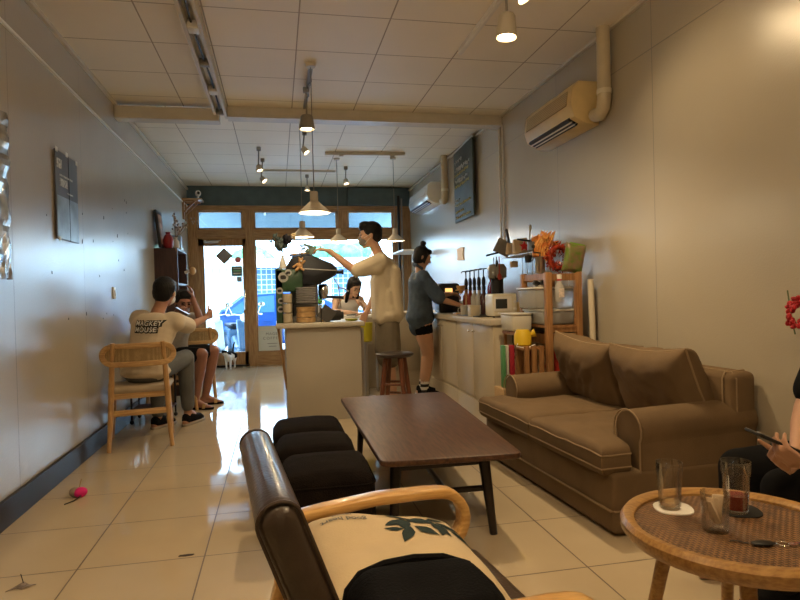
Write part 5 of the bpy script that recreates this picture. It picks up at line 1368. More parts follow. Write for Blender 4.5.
# small plant in the window, pipe and shelf at the right end of the shop front
pt = thing('potted_plant', 'small bright green plant on the window sill', 'plant', (.62, 9.72, 0))
MB().cyl((0, 0, 0), (0, 0, .80), .05).build('stand', M_white, pt)
MB().lathe([(.05, .80), (.075, .82), (.085, .95), (.08, .95), (.07, .93), (.001, .93)], seg=20, cap=False).build('pot', M_white, pt)
m = MB(); rg = random.Random(31)
for k in range(30):
    a = rg.uniform(0, 6.28); m.ell((math.cos(a) * .07, math.sin(a) * .05, .98 + rg.uniform(0, .14)), (.04, .02, .008), rot=(rg.uniform(-1, 1), rg.uniform(-1, 1), a), seg=7, rings=5)
m.build('leaves', mat('bright_leaf', (.18, .42, .05), .5, var=.3, vscale=20), pt)
dp = thing('drain_pipe', 'thin dark vertical pipe in the right corner of the shop front', 'pipe', (1.99, 9.72, 0))
MB().cyl((0, 0, 0), (0, 0, 2.70), .022, seg=10).build('pipe', M_black, dp); MB().cyl((.05, 0, 0), (.05, 0, 2.66), .014, seg=8).build('pipe', M_grey, dp)
sh = thing('wall_shelf', 'white wall shelf in the far right corner behind the woman', 'shelf', (1.95, 8.9, 1.72))
MB().box((0, 0, 0), (.34, .9, .022)).build('board', M_white, sh); MB().box((.14, -.3, -.07), (.02, .02, .14)).box((.14, .3, -.07), (.02, .02, .14)).build('bracket', M_white, sh)
# ------------------------------------------------------------------ people
M_skin = mat('skin', (.52, .30, .19), .5, var=.05, vscale=6, bump=.06, bscale=160, sheen=.05)
M_skind = mat('skin_tanned', (.30, .135, .085), .5, var=.06, vscale=6, bump=.06, bscale=160)
M_hair = mat('black_hair', (.006, .005, .005), .55, spec=.3, bump=.5, bscale=150, stretch=(1, 1, .15))
M_tee = mat('off_white_cotton', (.62, .52, .38), .9, var=.03, bump=.15, bscale=200, sheen=.1)
M_tee2 = mat('cream_cotton_tee', (.58, .50, .36), .9, var=.03, bump=.15, bscale=200, sheen=.1)
M_short = mat('olive_shorts', (.13, .105, .07), .85, var=.08, bump=.15)
M_denim = mat('blue_denim', (.058, .085, .125), .85, var=.22, vscale=16, bump=.2, bscale=220)
M_jean = mat('grey_jeans', (.115, .12, .12), .85, var=.12, bump=.2, bscale=200)
M_blk = mat('black_cloth', (.006, .006, .007), .9, var=.2, spec=.12)
M_eye = mat('eye_dark', (.015, .01, .01), .2)
M_lip = mat('lips', (.40, .12, .09), .5)
M_mask = mat('grey_mask', (.21, .19, .175), .85, var=.05)
V = Vector

def hand(m, wrist, d, palm, thumb, s=1.0, curl=(.35, .5, .4), spread=.06, thumb_curl=.3, curls=None):
    """palm, four fingers and thumb. d: wrist to knuckles; palm: direction the palm faces; thumb: side of the thumb"""
    d = V(d).normalized(); pn = V(palm); pn = (pn - d * pn.dot(d)).normalized(); th = d.cross(pn)
    if th.dot(V(thumb)) < 0: th = -th
    w_ = V(wrist)
    kn = w_ + d * .088 * s
    m.caps(w_ - d * .02, w_ + d * .015, .021 * s, .022 * s)
    for o in (-1.35, -.45, .45, 1.35):
        m.caps(w_ + d * .012 * s + th * o * .010 * s, kn + th * o * .0205 * s - d * abs(o) * .004, .0135 * s, .0115 * s, 8)
    m.caps(w_ + d * .03 * s + th * .018 * s + pn * .006, w_ + d * .055 * s + th * .02 * s + pn * .006 * s, .015 * s, .013 * s, 8)
    lens = [(.041, .026, .020), (.046, .030, .022), (.043, .028, .021), (.033, .021, .018)]
    for f, o in enumerate((1.35, .45, -.45, -1.35)):
        c = curls[f] if curls else curl
        p = kn + th * o * .0205 * s - d * abs(o) * .004; a = 0; dd = (d + th * o * spread).normalized()
        for j, L in enumerate(lens[f]):
            a += c[j]
            v = dd * math.cos(a) + pn * math.sin(a); q = p + v * L * s
            r = (.0088, .0080, .0074, .0066)[j] * s
            m.caps(p, q, r, r * .93, 8); p = q
    p = w_ + d * .035 * s + th * .026 * s; v = (d * .62 + th * .75 + pn * .25).normalized()
    q = p + v * .038 * s; m.caps(p, q, .0125 * s, .0105 * s, 8)
    v2 = (v + d * thumb_curl + pn * thumb_curl * .8).normalized(); p = q; q = p + v2 * .030 * s; m.caps(p, q, .0102 * s, .009 * s, 8)
    v3 = (v2 + d * thumb_curl * .6 + pn * thumb_curl * .5).normalized(); m.caps(q, q + v3 * .024 * s, .009 * s, .0075 * s, 8)
    return m

def head_frame(fwd, up):
    f = V(fwd).normalized(); u = V(up); u = (u - f * u.dot(f)).normalized(); s = u.cross(f)   # s = the person's left
    return f, u, s
def head(m, c, f, u, s, k=1.0):
    """skull, jaw, nose, ears, brow, lips; c is the middle of the head"""
    B = Matrix((s, f, u)).transposed()      # local x=left, y=forward, z=up
    P = lambda x, y, z: V(c) + B @ (V((x, y, z)) * k)
    m.ell(P(0, -.012, .030), (.074 * k, .092 * k, .082 * k), B)
    m.ell(P(0, .022, -.008), (.062 * k, .066 * k, .082 * k), B)
    m.ell(P(0, .030, -.062), (.045 * k, .048 * k, .040 * k), B)
    m.ell(P(0, .062, -.090), (.024 * k, .020 * k, .018 * k), B)
    m.ell(P(0, .072, .028), (.050 * k, .018 * k, .014 * k), B)
    m.caps(P(0, .086, .012), P(0, .106, -.022), .0085 * k, .0125 * k, 8)
    m.ell(P(.012, .092, -.026), (.008 * k, .010 * k, .007 * k), B); m.ell(P(-.012, .092, -.026), (.008 * k, .010 * k, .007 * k), B)
    m.ell(P(0, .084, -.052), (.022 * k, .010 * k, .009 * k), B)
    for q in (-1, 1):
        m.ell(P(.040 * q, .062, -.014), (.020 * k, .018 * k, .020 * k), B)
        m.ell(P(.077 * q, -.008, -.006), (.009 * k, .018 * k, .031 * k), B @ Matrix.Rotation(.2 * q, 3, 'Z'))
    return P, B
def face_parts(P, B, parent, k=1.0, mouth=True):
    m = MB()
    for q in (-1, 1): m.ell(P(.030 * q, .081, .008), (.0125 * k, .006 * k, .0065 * k), B, 10, 8)
    m.build('eye', M_eye, parent, world=True)
    m = MB()
    for q in (-1, 1): m.caps(P(.016 * q, .092, .030), P(.044 * q, .082, .031), .0045 * k, .003 * k, 6)
    m.build('eyebrow', M_hair, parent, world=True)
    if mouth:
        MB().ell(P(0, .0915, -.052), (.021 * k, .006 * k, .0055 * k), B, 10, 6).build('mouth', M_lip, parent, world=True)
def haircap(m, P, B, k=1.0, low=-.03, fr=.0):
    m.ell(P(0, -.022, .040), (.083 * k, .096 * k, .088 * k), B)
    m.ell(P(0, -.055, .0), (.074 * k, .056 * k, .075 * k), B)
    m.ell(P(0, .045, .085), (.062 * k, .040 * k, .030 * k), B)
    for q in (-1, 1): m.ell(P(.070 * q, -.014, .035), (.016 * k, .05 * k, .045 * k), B)

def torso(m, pel, chest, neck, shL, shR, rp=.125, rc=.12, flat=.72, grow=0.0):
    """trunk from pelvis to shoulders as overlapping ellipsoids, wider than deep"""
    pel, chest, neck, shL, shR = map(V, (pel, chest, neck, shL, shR))
    sx = (shL - shR).normalized(); up = (neck - pel).normalized(); sx = (sx - up * sx.dot(up)).normalized(); fy = up.cross(sx)
    B = Matrix((sx, fy, up)).transposed()
    n = 7
    for i in range(n + 1):
        t = i / n
        c = pel.lerp(chest, t)
        r = (1 - t) * rp + t * rc; r *= 1 - .13 * math.sin(PI * t)
        m.ell(c, (r * 1.18 + grow, r * flat * 1.12 + grow, .085 + grow), B, 18, 10)
    m.ell(chest.lerp(neck, .3), (rc * 1.25 + grow, rc * .80 + grow, .10 + grow), B, 18, 10)
    m.caps(shL.lerp(neck, .25) - up * .01, shL, .052 + grow, .050 + grow); m.caps(shR.lerp(neck, .25) - up * .01, shR, .052 + grow, .050 + grow)
    m.caps(shL.lerp(chest, .35), shL - up * .02, .07 + grow, .05 + grow); m.caps(shR.lerp(chest, .35), shR - up * .02, .07 + grow, .05 + grow)
    return B
def limb(m, pts, rs):
    for a, b, ra, rb in zip(pts, pts[1:], rs, rs[1:]): m.caps(a, b, ra, rb)
def foot(m, ankle, toe, r=.030):
    a, t = V(ankle), V(toe)
    d = (t - a); d.z = 0; d.normalize()
    heel = a - d * .045; heel.z = r + .004; ball = V((t.x, t.y, r * .75)) - d * .05
    m.caps(a, heel, .034, r); m.caps(heel, ball, r, r * .95); m.caps(ball, V((t.x, t.y, .017)), r * .95, .016); m.caps(a, ball, .032, r * .9)
def shoe(m, ankle, toe, sole=False, r=.036):
    a, t = V(ankle), V(toe)
    d = (t - a); d.z = 0; d.normalize(); s = d.cross(V((0, 0, 1)))
    if sole:
        L = (V((t.x, t.y, 0)) - V((a.x, a.y, 0))).dot(d) + .10
        M = Matrix((d, s, V((0, 0, 1)))).transposed().to_4x4(); M.translation = V((a.x, a.y, .001)) - d * .075
        pts = [(L * q, .036 * w_) for q, w_ in ((0, .35), (.04, .75), (.15, .95), (.4, .85), (.7, 1.15), (.88, .95), (.98, .45))]
        pts = pts + [(x, -y) for x, y in pts[::-1]]
        m.prism(pts, .022, M, bevel=.004)
    else:
        heel = a - d * .035; heel.z = r + .014; ball = V((t.x, t.y, r + .008)) - d * .055; tip = V((t.x, t.y, .030)) - d * .008
        m.caps(heel, V((heel.x, heel.y, .075)), r, r * .98); m.caps(heel, ball, r, r * 1.02); m.caps(ball, tip, r, .024); m.caps(V((a.x, a.y, .085)), ball, .036, r * .9)

def figure(label, base, skin=None, pel=None, chest=None, neck=None, hc=None, fwd=None, up=(0, 0, 1), sh=None, el=None, wr=None, hp=None, kn=None, an=None, toe=None, hands=None, k=1.0,
           name='person', arm_r=(.045, .037, .024), leg_r=(.082, .056, .052, .036), voxel=.0065, facem=True, rp=.125, rc=.12, extra=None):
    t = thing(name, label, 'person', base)
    m = MB()
    torso(m, pel, chest, neck, sh[0], sh[1], rp=rp, rc=rc)
    f, u, s = head_frame(fwd, up)
    P, B = head(m, hc, f, u, s, k)
    m.caps(neck, V(hc) - u * .045 * k - f * .015, .052, .048); m.caps(V(chest).lerp(V(neck), .7), neck, .06, .053)
    for i in (0, 1):
        e, w_ = V(el[i]), V(wr[i])
        limb(m, [sh[i], V(sh[i]).lerp(e, .5), e], [arm_r[0], arm_r[0] * .95, arm_r[1]])
        limb(m, [e, e.lerp(w_, .35), w_], [arm_r[1], arm_r[1] * 1.02, arm_r[2]])
        hd = hands[i]
        if hd: hand(m, w_, **hd)
        if hp:
            a, b, c = V(hp[i]), V(kn[i]), V(an[i])
            limb(m, [a, a.lerp(b, .5), b], [leg_r[0], leg_r[0] * .88, leg_r[1]])
            limb(m, [b, b.lerp(c, .35), c], [leg_r[1], leg_r[2], leg_r[3]])
            foot(m, c, toe[i])
    if extra: extra(m)
    body = remeshed(m, 'body', skin or M_skin, t, voxel, 5)
    face_parts(P, B, t, k, facem)
    return t, P, B, body

# --- barista
bp = dict(pel=(1.03, 5.66, .93), chest=(1.00, 5.66, 1.30), neck=(.955, 5.66, 1.475), hc=(.875, 5.655, 1.655), fwd=(-1, .12, -.10),
          sh=[(.95, 5.50, 1.415), (.99, 5.82, 1.43)], el=[(.70, 5.455, 1.315), (.97, 5.90, 1.14)], wr=[(.475, 5.50, 1.50), (.86, 5.88, .93)],
          hp=[(1.03, 5.575, .90), (1.03, 5.745, .90)], kn=[(1.01, 5.57, .48), (1.04, 5.76, .48)], an=[(1.05, 5.57, .085), (1.08, 5.77, .085)], toe=[(.87, 5.55, .02), (.90, 5.77, .02)])
t, P, B, body = figure('standing person in a loose off-white tee and grey mask reaching over the bar', (1.03, 5.66, 0), rc=.13, rp=.13,
    hands=[dict(d=(-.85, .1, .25), palm=(-.1, .2, -1), thumb=(-.3, 1, .2), curl=(.5, .7, .5), thumb_curl=.6), dict(d=(-.5, -.1, -.9), palm=(0, -1, 0), thumb=(-1, 0, 0))], facem=False, k=1.07, **bp)
m = MB(); torso(m, (1.04, 5.66, .90), bp['chest'], (.965, 5.66, 1.45), *bp['sh'], rp=.150, rc=.135, grow=.022)
for i in (0, 1):
    e = V(bp['el'][i]); a = V(bp['sh'][i]); limb(m, [a, a.lerp(e, .5), a.lerp(e, .92)], [.070, .070, .068])
    m.caps(a.lerp(e, .15) - V((0, 0, .05)), a.lerp(e, .75) - V((0, 0, .03)), .07, .055)
for yy in (5.565, 5.66, 5.755):
    m.caps((.955, yy, .875), (.960, yy, 1.22), .072, .085); m.caps((1.02, yy, .885), (1.01, yy, 1.1), .085, .085); m.caps((1.09, yy, .90), (1.06, yy, 1.3), .078, .085)
remeshed(m, 'shirt', M_tee2, t, .009, 8)
m = MB()
m.ell((1.02, 5.66, .82), (.122, .135, .07)); m.caps((.985, 5.62, .80), (.975, 5.60, .57), .09, .095)
for i in (0, 1):
    a, b = V(bp['hp'][i]), V(bp['kn'][i]); limb(m, [a.lerp(b, .28), a.lerp(b, .6), a.lerp(b, .93)], [.100, .112, .118])
remeshed(m, 'shorts', M_short, t, .009, 6)
m = MB(); haircap(m, P, B, 1.07); m.ell(P(0, .035, .105), (.055, .055, .03), B); m.ell(P(0, .07, .075), (.055, .022, .028), B)
remeshed(m, 'hair', M_hair, t, .008, 2)
m = MB(); m.ell(P(0, .058, -.045), (.058, .056, .052), B); m.ell(P(0, .085, -.02), (.025, .028, .026), B)
mk = remeshed(m, 'mask', M_mask, t, .007, 5)
MB().tube([P(.055, .06, -.02), P(.080, .01, .0), P(.078, -.01, .02)], .002, 5).tube([P(.055, .055, -.07), P(.080, .01, -.03), P(.078, -.012, -.02)], .002, 5).build('ear_loop', M_white, mk, world=True)
SH = []
for i in (0, 1): m = MB(); shoe(m, bp['an'][i], bp['toe'][i]); SH.append(remeshed(m, 'shoe', M_blk, t, .008, 3))

# --- woman in denim
gp = dict(pel=(1.490, 6.220, .84), chest=(1.490, 6.220, 1.16), neck=(1.490, 6.220, 1.325), hc=(1.515, 6.215, 1.475), fwd=(1, -.08, -.42), up=(.35, 0, 1),
          sh=[(1.485, 6.370, 1.275), (1.485, 6.060, 1.265)], el=[(1.655, 6.380, 1.06), (1.645, 6.020, 1.03)], wr=[(1.795, 6.150, 1.08), (1.835, 5.980, .965)],
          hp=[(1.485, 6.290, .80), (1.485, 6.140, .80)], kn=[(1.575, 6.300, .45), (1.535, 6.140, .44)], an=[(1.505, 6.320, .085), (1.475, 6.120, .085)], toe=[(1.675, 6.320, .02), (1.655, 6.080, .02)])
t, P, B, body = figure('woman with hair in a bun and loose blue denim shirt working at the right worktop', (1.515, 6.220, 0), k=.95, rc=.105, rp=.12,
    hands=[dict(d=(.8, -.5, -.1), palm=(-.2, -.5, -1), thumb=(0, -.3, 1), s=.9, curl=(.5, .6, .5)), dict(d=(1, -.1, -.25), palm=(0, .1, -1), thumb=(0, 1, .2), s=.9, curl=(.4, .5, .4))],
    arm_r=(.040, .034, .023), leg_r=(.098, .064, .062, .038), **gp)
m = MB(); torso(m, (1.475, 6.220, .84), gp['chest'], (1.485, 6.220, 1.31), *gp['sh'], rp=.160, rc=.135, grow=.022)
for i in (0, 1):
    e = V(gp['el'][i]); a = V(gp['sh'][i]); limb(m, [a, a.lerp(e, .5), a.lerp(e, .92)], [.064, .072, .076])
m.caps((1.46, 6.22, .78), (1.48, 6.22, 1.15), .11, .11); m.caps((1.44, 6.22, .72), (1.46, 6.22, .9), .08, .10)
m.caps((1.475, 6.150, .80), (1.485, 6.150, 1.1), .115, .10); m.caps((1.475, 6.290, .80), (1.485, 6.290, 1.1), .115, .10); m.caps((1.435, 6.220, .74), (1.455, 6.220, 1.0), .085, .09); m.caps((1.50, 6.140, .83), (1.50, 6.140, 1.0), .09, .09)
sh_ = remeshed(m, 'denim_shirt', M_denim, t, .009, 7)
MB().tube([P(-.05, .03, -.12), P(0, .055, -.135), P(.05, .03, -.12), P(.055, -.03, -.11), P(0, -.06, -.105), P(-.055, -.03, -.11)], .017, 8, closed=True).build('collar', M_denim, sh_, world=True)
m = MB(); m.ell((1.485, 6.220, .78), (.115, .155, .10))
for i in (0, 1):
    a, b = V(gp['hp'][i]), V(gp['kn'][i]); limb(m, [a, a.lerp(b, .28)], [.095, .096])
remeshed(m, 'black_shorts', M_blk, t, .009, 5)
m = MB(); haircap(m, P, B, .95); m.ell(P(0, -.045, -.03), (.066, .05, .06), B); m.ell(P(0, -.045, .150), (.034, .034, .030), B); m.caps(P(0, -.04, .09), P(0, -.045, .13), .022, .018)
m.ell(P(0, -.03, -.01), (.082, .075, .085), B); m.caps(P(-.066, .03, .03), P(-.062, .035, -.06), .016, .009)
remeshed(m, 'hair', M_hair, t, .007, 2)
M_sock = grid_mat('striped_sock', (.72, .70, .66), (.015, .015, .015), (.06,), (.012,), (2,), .030, .8, .8)
for i in (0, 1):
    a, b = V(gp['an'][i]), V(gp['kn'][i])
    MB().caps((a.x, a.y, .07), a.lerp(b, .30), .042, .047, 16).build('sock', M_sock, t, world=True)
SH = []
for i in (0, 1): m = MB(); shoe(m, gp['an'][i], gp['toe'][i], r=.033); SH.append(remeshed(m, 'shoe', M_blk, t, .008, 3))
for i in (0, 1): m = MB(); shoe(m, gp['an'][i], gp['toe'][i], sole=True); m.build('sole', M_white, SH[i], world=True)

# --- seated man, back to the camera
mp = dict(pel=(-1.03, 5.00, .54), chest=(-.985, 5.12, .83), neck=(-.955, 5.20, 1.005), hc=(-.905, 5.255, 1.155), fwd=(.30, .94, -.12), up=(.1, .1, 1),
          sh=[(-1.115, 5.24, .955), (-.80, 5.10, .925)], el=[(-1.12, 5.45, .76), (-.74, 5.36, .865)], wr=[(-1.04, 5.66, .82), (-.630, 5.56, .925)],
          hp=[(-1.11, 5.06, .53), (-.96, 5.02, .53)], kn=[(-1.02, 5.48, .53), (-.78, 5.38, .60)], an=[(-1.03, 5.45, .085), (-.79, 5.50, .12)], toe=[(-.93, 5.62, .02), (-.70, 5.70, .02)])
t, P, B, body = figure('seated man in a cream lettered tee with his back to the camera', (-1.03, 5.0, 0), skin=mat('skin_warm', (.40, .20, .12), .5, var=.05, bump=.06, bscale=160), rc=.135, rp=.14,
    hands=[dict(d=(.3, 1, .1), palm=(.2, 0, -1), thumb=(1, 0, 0)), dict(d=(.55, .75, .35), palm=(-.4, .5, .2), thumb=(0, 0, 1), curl=(.6, .8, .6), thumb_curl=.5)], **mp)
m = MB(); torso(m, (-1.035, 4.995, .56), mp['chest'], (-.96, 5.185, .985), *mp['sh'], rp=.148, rc=.142, grow=.020)
for i in (0, 1):
    e = V(mp['el'][i]); a = V(mp['sh'][i]); limb(m, [a, a.lerp(e, .5), a.lerp(e, .85)], [.066, .070, .072])
m.ell((-1.02, 4.985, .54), (.19, .15, .06))
tee = remeshed(m, 'shirt', M_tee, t, .009, 8)
# lettering across the shoulders, wrapped onto the shirt back
tee_b = BVHTree.FromPolygons([v.co + V((-1.03, 5.0, 0)) for v in tee.data.vertices], [tuple(p.vertices) for p in tee.data.polygons])
def wrap(mb, c, right, up, ray, off, name, mtl, parent):
    bmesh.ops.triangulate(mb.bm, faces=mb.bm.faces); bmesh.ops.subdivide_edges(mb.bm, edges=[e for e in mb.bm.edges if e.calc_length() > .012], cuts=1)
    r_, u_, d_ = V(right).normalized(), V(up).normalized(), V(ray).normalized()
    for v in mb.bm.verts:
        q = V(c) + r_ * v.co.x + u_ * v.co.y
        hit = tee_b.ray_cast(q - d_ * .5, d_)
        v.co = (hit[0] if hit[0] else q) - d_ * off
    o = mb.build(name, mtl, parent, smooth=False, world=True); return o
rt = V((.93, -.30, -.03)); dr_ = V((.33, .93, .08))
for txt, cz, cx in (('MACKEY', .905, -1.035), ('MOUSE', .858, -1.05)):
    for nm, off, bold, sz, mm, dx in (('letter_shadow', .0025, .0075, .052, M_black, .003), ('lettering', .0048, .0008, .050, M_paper, 0)):
        a = text_mb(txt, sz, bold, 0, 1.12)
        for v in a.bm.verts: v.co.x += dx + v.co.y * .08; v.co.y -= dx
        wrap(a, (cx, 4.92, cz), rt, (0, 0, 1), dr_, off, nm, mm, tee)
m = MB(); m.ell((-1.03, 5.01, .53), (.165, .15, .085))
for i in (0, 1):
    a, b, c = V(mp['hp'][i]), V(mp['kn'][i]), V(mp['an'][i]); limb(m, [a, a.lerp(b, .5), b, b.lerp(c, .5), b.lerp(c, .88)], [.092, .085, .072, .066, .056])
remeshed(m, 'jeans', M_jean, t, .009, 5)
m = MB(); haircap(m, P, B, 1.10); m.ell(P(0, -.055, -.03), (.076, .055, .055), B); remeshed(m, 'hair', M_hair, t, .008, 3)
mk = MB(); mk.ell(P(0, .058, -.045), (.058, .056, .052), B); mo = remeshed(mk, 'mask', M_white, t, .007, 5)
MB().tube([P(-.055, .06, -.02), P(-.083, .01, -.005), P(-.084, -.012, .018)], .003, 5).tube([P(-.055, .055, -.07), P(-.083, .0, -.04), P(-.082, -.012, -.03)], .003, 5).build('ear_loop', M_white, mo, world=True)
SH = []
for i in (0, 1): m = MB(); shoe(m, mp['an'][i], mp['toe'][i]); SH.append(remeshed(m, 'shoe', M_blk, t, .008, 3))
for i in (0, 1): m = MB(); shoe(m, mp['an'][i], mp['toe'][i], sole=True); m.build('sole', mat('grey_sole', (.35, .30, .24), .7), SH[i], world=True)

# --- second seated person facing into the room, hand on head
qp = dict(pel=(-1.06, 6.38, .53), chest=(-1.0, 6.28, .80), neck=(-.955, 6.22, .955), hc=(-.895, 6.15, 1.065), fwd=(.35, -.9, -.30), up=(.1, -.1, 1),
          sh=[(-.83, 6.30, .90), (-1.10, 6.14, .91)], el=[(-.735, 6.10, .88), (-1.06, 5.96, .74)], wr=[(-.80, 6.12, 1.09), (-.90, 5.95, .90)],
          hp=[(-1.03, 6.46, .52), (-1.03, 6.30, .52)], kn=[(-.66, 6.44, .56), (-.74, 6.14, .555)], an=[(-.76, 6.50, .085), (-.83, 6.26, .085)], toe=[(-.60, 6.52, .02), (-.67, 6.20, .02)])
t, P, B, body = figure('seated person in pale top and dark shorts resting the head on a raised hand', (-1.03, 6.35, 0), skin=M_skind, rc=.115, rp=.125,
    hands=[dict(d=(-.1, .1, 1), palm=(-1, .1, 0), thumb=(0, -1, 0), s=.92, curl=(.3, .5, .4)), dict(d=(.1, -.1, 1), palm=(.2, .9, 0), thumb=(1, 0, 0), s=.92, curl=(.5, .7, .5))], arm_r=(.042, .034, .023), leg_r=(.088, .060, .060, .036), **qp)
m = MB(); torso(m, (-1.06, 6.38, .56), qp['chest'], (-.965, 6.235, .94), *qp['sh'], rp=.140, rc=.122, grow=.014)
for i in (0, 1):
    e = V(qp['el'][i]); a = V(qp['sh'][i]); limb(m, [a, a.lerp(e, .5)], [.060, .062])
remeshed(m, 'top', mat('pale_grey_top', (.42, .38, .33), .85, bump=.1), t, .009, 6)
m = MB(); m.ell((-1.04, 6.38, .52), (.15, .16, .085))
for i in (0, 1):
    a, b = V(qp['hp'][i]), V(qp['kn'][i]); limb(m, [a, a.lerp(b, .5), a.lerp(b, .80)], [.100, .094, .082])
remeshed(m, 'dark_shorts', M_blk, t, .009, 5)
m = MB(); haircap(m, P, B, 1.0); m.ell(P(0, .03, .10), (.06, .05, .03), B); remeshed(m, 'hair', M_hair, t, .008, 3)
for i in (0, 1):
    m = MB(); shoe(m, qp['an'][i], qp['toe'][i], sole=True); sd = m.build('sandal', M_blk, t, world=True)
    a, b = V(qp['an'][i]), V(qp['toe'][i]); mid = a.lerp(b, .62); mid.z = .055; d = (b - a); d.z = 0; d.normalize(); s_ = d.cross(V((0, 0, 1)))
    MB().tube([V((mid.x, mid.y, .015)) + s_ * .042, mid + s_ * .02, mid - s_ * .02, V((mid.x, mid.y, .015)) - s_ * .042], .008, flat=(.03, .006), hint=d).build('strap', mat('tan_strap', (.45, .28, .1), .6), sd, world=True)
ph = thing('phone', 'dark phone with bright screen held by the person resting the head', 'phone', (-.875, 5.93, .985), R(20))
MB().box((0, 0, 0), (.07, .008, .14), rot=(R(-60), 0, R(60)), bevel=.003).build('case', M_black, ph)
MB().box((.004, .004, .004), (.062, .002, .13), rot=(R(-60), 0, R(60))).build('screen', mat('screen_light', (.5, .6, .7), .3, emit=(.6, .75, 1), estr=.6), ph)

# --- woman seated by the window
wp = dict(pel=(.80, 7.08, .68), chest=(.80, 7.02, .97), neck=(.81, 6.98, 1.09), hc=(.865, 6.86, 1.185), fwd=(.35, -.85, -.55), up=(.1, -.4, 1),
          sh=[(.945, 7.00, 1.035), (.665, 7.00, 1.035)], el=[(1.02, 6.84, .90), (.62, 6.80, .91)], wr=[(.94, 6.66, .94), (.78, 6.66, .905)],
          hp=[(.88, 7.08, .66), (.72, 7.08, .66)], kn=[(.92, 6.72, .60), (.70, 6.72, .60)], an=[(.92, 6.80, .2), (.70, 6.80, .2)], toe=[(.92, 6.66, .12), (.70, 6.66, .12)])
t, P, B, body = figure('woman with long black hair and white sleeveless top leaning at the window table', (.80, 7.0, 0), skin=mat('skin_light', (.60, .38, .26), .5, var=.04), k=.95, rc=.105, rp=.115,
    hands=[dict(d=(-.3, -.4, .8), palm=(-.6, 0, .1), thumb=(0, -1, .2), s=.88, curl=(.4, .6, .5)), dict(d=(.9, -.3, -.05), palm=(0, 0, -1), thumb=(0, 1, 0), s=.88, curl=(.3, .4, .3))], arm_r=(.038, .031, .021), leg_r=(.078, .052, .048, .033), **wp)
m = MB(); torso(m, wp['pel'], wp['chest'], (.80, 6.99, 1.02), (.89, 7.01, 1.0), (.71, 7.01, 1.0), rp=.125, rc=.11, grow=.008); remeshed(m, 'white_top', M_white, t, .009, 5)
m = MB(); m.ell((.80, 7.06, .66), (.14, .13, .085))
for i in (0, 1): limb(m, [wp['hp'][i], wp['kn'][i], wp['an'][i]], [.088, .065, .045])
remeshed(m, 'trousers', mat('pale_trousers', (.40, .35, .28), .85), t, .010, 5)
m = MB(); haircap(m, P, B, .96); m.caps(P(.0, -.07, -.02), P(.03, -.06, -.26), .065, .05); m.caps(P(-.068, -.01, .02), P(-.072, .0, -.20), .026, .02); m.caps(P(.068, -.01, .02), P(.075, .0, -.20), .026, .02)
remeshed(m, 'hair', M_hair, t, .008, 3)

# --- person at the right edge holding a phone
rp_ = dict(pel=(2.00, 1.66, .50), chest=(1.98, 1.60, .84), neck=(1.95, 1.58, 1.04), hc=(1.90, 1.56, 1.19), fwd=(-.9, -.1, -.45), up=(-.3, 0, 1),
          sh=[(1.95, 1.40, .98), (1.95, 1.76, .98)], el=[(1.79, 1.32, .68), (1.80, 1.78, .66)], wr=[(1.535, 1.46, .570), (1.585, 1.60, .55)],
          hp=[(1.97, 1.58, .47), (1.97, 1.78, .47)], kn=[(1.615, 1.68, .42), (1.66, 1.93, .42)], an=[(1.64, 1.72, .085), (1.67, 1.96, .085)], toe=[(1.50, 1.74, .02), (1.53, 1.98, .02)])
t, P, B, body = figure('seated person in black trousers at the right edge holding a phone', (1.98, 1.66, 0), skin=mat('skin_dim', (.45, .25, .16), .5, var=.05, bump=.08, bscale=160), voxel=.0055,
    hands=[dict(d=(-.93, .20, .18), palm=(.05, .55, .8), thumb=(.1, -.4, .9), curl=(.55, .8, .5), thumb_curl=.35, s=1.0), dict(d=(-.95, -.25, -.1), palm=(-.05, -.5, .8), thumb=(0, .5, .8), curl=(.6, .8, .6), s=1.0)], **rp_)
m = MB(); torso(m, (2.0, 1.66, .52), rp_['chest'], (1.955, 1.58, 1.02), *rp_['sh'], rp=.14, rc=.13, grow=.018)
for i in (0, 1):
    e = V(rp_['el'][i]); a = V(rp_['sh'][i]); limb(m, [a, a.lerp(e, .8)], [.066, .064])
remeshed(m, 'dark_shirt', M_blk, t, .010, 5)
m = MB(); m.ell((1.98, 1.66, .50), (.15, .17, .09))
for i in (0, 1):
    a, b, c = V(rp_['hp'][i]), V(rp_['kn'][i]), V(rp_['an'][i]); limb(m, [a, b, b.lerp(c, .9)], [.094, .074, .060])
remeshed(m, 'trousers', M_blk, t, .009, 5)
m = MB(); haircap(m, P, B); remeshed(m, 'hair', M_hair, t, .009, 3)
SH = []
for i in (0, 1): m = MB(); shoe(m, rp_['an'][i], rp_['toe'][i]); SH.append(remeshed(m, 'shoe', M_blk, t, .008, 3))
ph = thing('phone', 'black phone in the hand of the person at the right edge', 'phone', (1.43, 1.525, .635), 0)
Mp = Matrix((V((-.90, .12, .40)).normalized(), V((.15, .98, .05)).normalized(), V((-.90, .12, .40)).normalized().cross(V((.15, .98, .05)).normalized()))).transposed().to_4x4()
MB().box((0, 0, 0), (.150, .074, .009), rot=Mp, bevel=.004).build('case', M_black, ph)
MB().box(tuple(Mp @ V((0, 0, .005))), (.138, .066, .001), rot=Mp).build('screen', mat('dark_screen', (.02, .02, .025), .08, spec=.8), ph)
MB().box(tuple(Mp @ V((.045, -.015, -.006))), (.032, .028, .003), rot=Mp, bevel=.001).build('camera_bump', M_steel, ph)
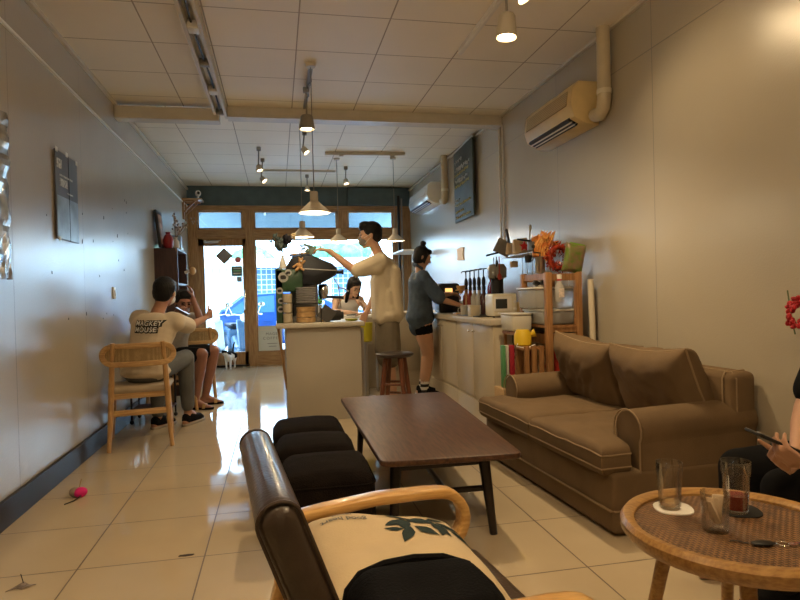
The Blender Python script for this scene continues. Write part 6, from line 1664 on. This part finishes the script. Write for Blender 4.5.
oc = dup(ch1, (2.0 - .03, 1.66, 0), R(90), 'oak chair at the right edge under the person with the phone'); 

# --- cat at the door
ct = thing('cat', 'black and white cat standing at the glass door with tail raised', 'cat', (-.745, 9.55, 0))
m = MB()
M_cat = mat('cat_white', (.75, .72, .68), .9, bump=.3, bscale=120)
m.ell((.01, .10, .195), (.062, .13, .068)); m.ell((-.02, -.04, .19), (.055, .06, .065)); m.ell((.03, .2, .19), (.06, .065, .065))
m.caps((-.03, -.07, .21), (-.055, -.12, .245), .036, .032); m.ell((-.06, -.145, .262), (.040, .038, .034)); m.ell((-.064, -.178, .252), (.018, .014, .013))
for q in (-1, 1): m.caps((-.06 + q * .024, -.135, .285), (-.06 + q * .030, -.135, .312), .013, .004)
for x, y in ((-.045, -.05), (.015, -.045)): m.caps((x, y, .17), (x, y - .005, .075), .024, .015); m.caps((x, y - .005, .075), (x, y, .02), .015, .014); m.caps((x, y, .016), (x, y - .025, .013), .015, .012)
for x, y in ((-.01, .20), (.06, .20)):
    m.caps((x, y, .17), (x, y - .035, .115), .038, .024); m.caps((x, y - .035, .115), (x, y + .028, .065), .020, .013); m.caps((x, y + .028, .065), (x, y + .01, .018), .013, .013); m.caps((x, y + .01, .014), (x, y - .018, .012), .015, .012)
cb_ = remeshed(m, 'body', M_cat, ct, .006, 3, world=False)
m = MB(); m.ell((-.06, -.140, .278), (.044, .040, .030)); m.ell((-.02, -.02, .235), (.05, .06, .04)); m.ell((.01, .12, .225), (.066, .11, .052)); m.ell((.05, .2, .19), (.052, .06, .06))
for q in (-1, 1): m.caps((-.06 + q * .024, -.136, .287), (-.06 + q * .030, -.136, .315), .014, .005)
remeshed(m, 'black_patches', M_blk, ct, .006, 2, world=False)
MB().tube([(.03, .25, .22), (.035, .285, .29), (.045, .29, .36), (.065, .285, .40)], [.016, .014, .012, .008], 10).build('tail', M_blk, ct)
MB().ell((-.074, -.176, .268), (.005, .004, .005)).ell((-.048, -.178, .268), (.005, .004, .005)).build('eye', mat('cat_eye', (.3, .35, .05), .2), ct)
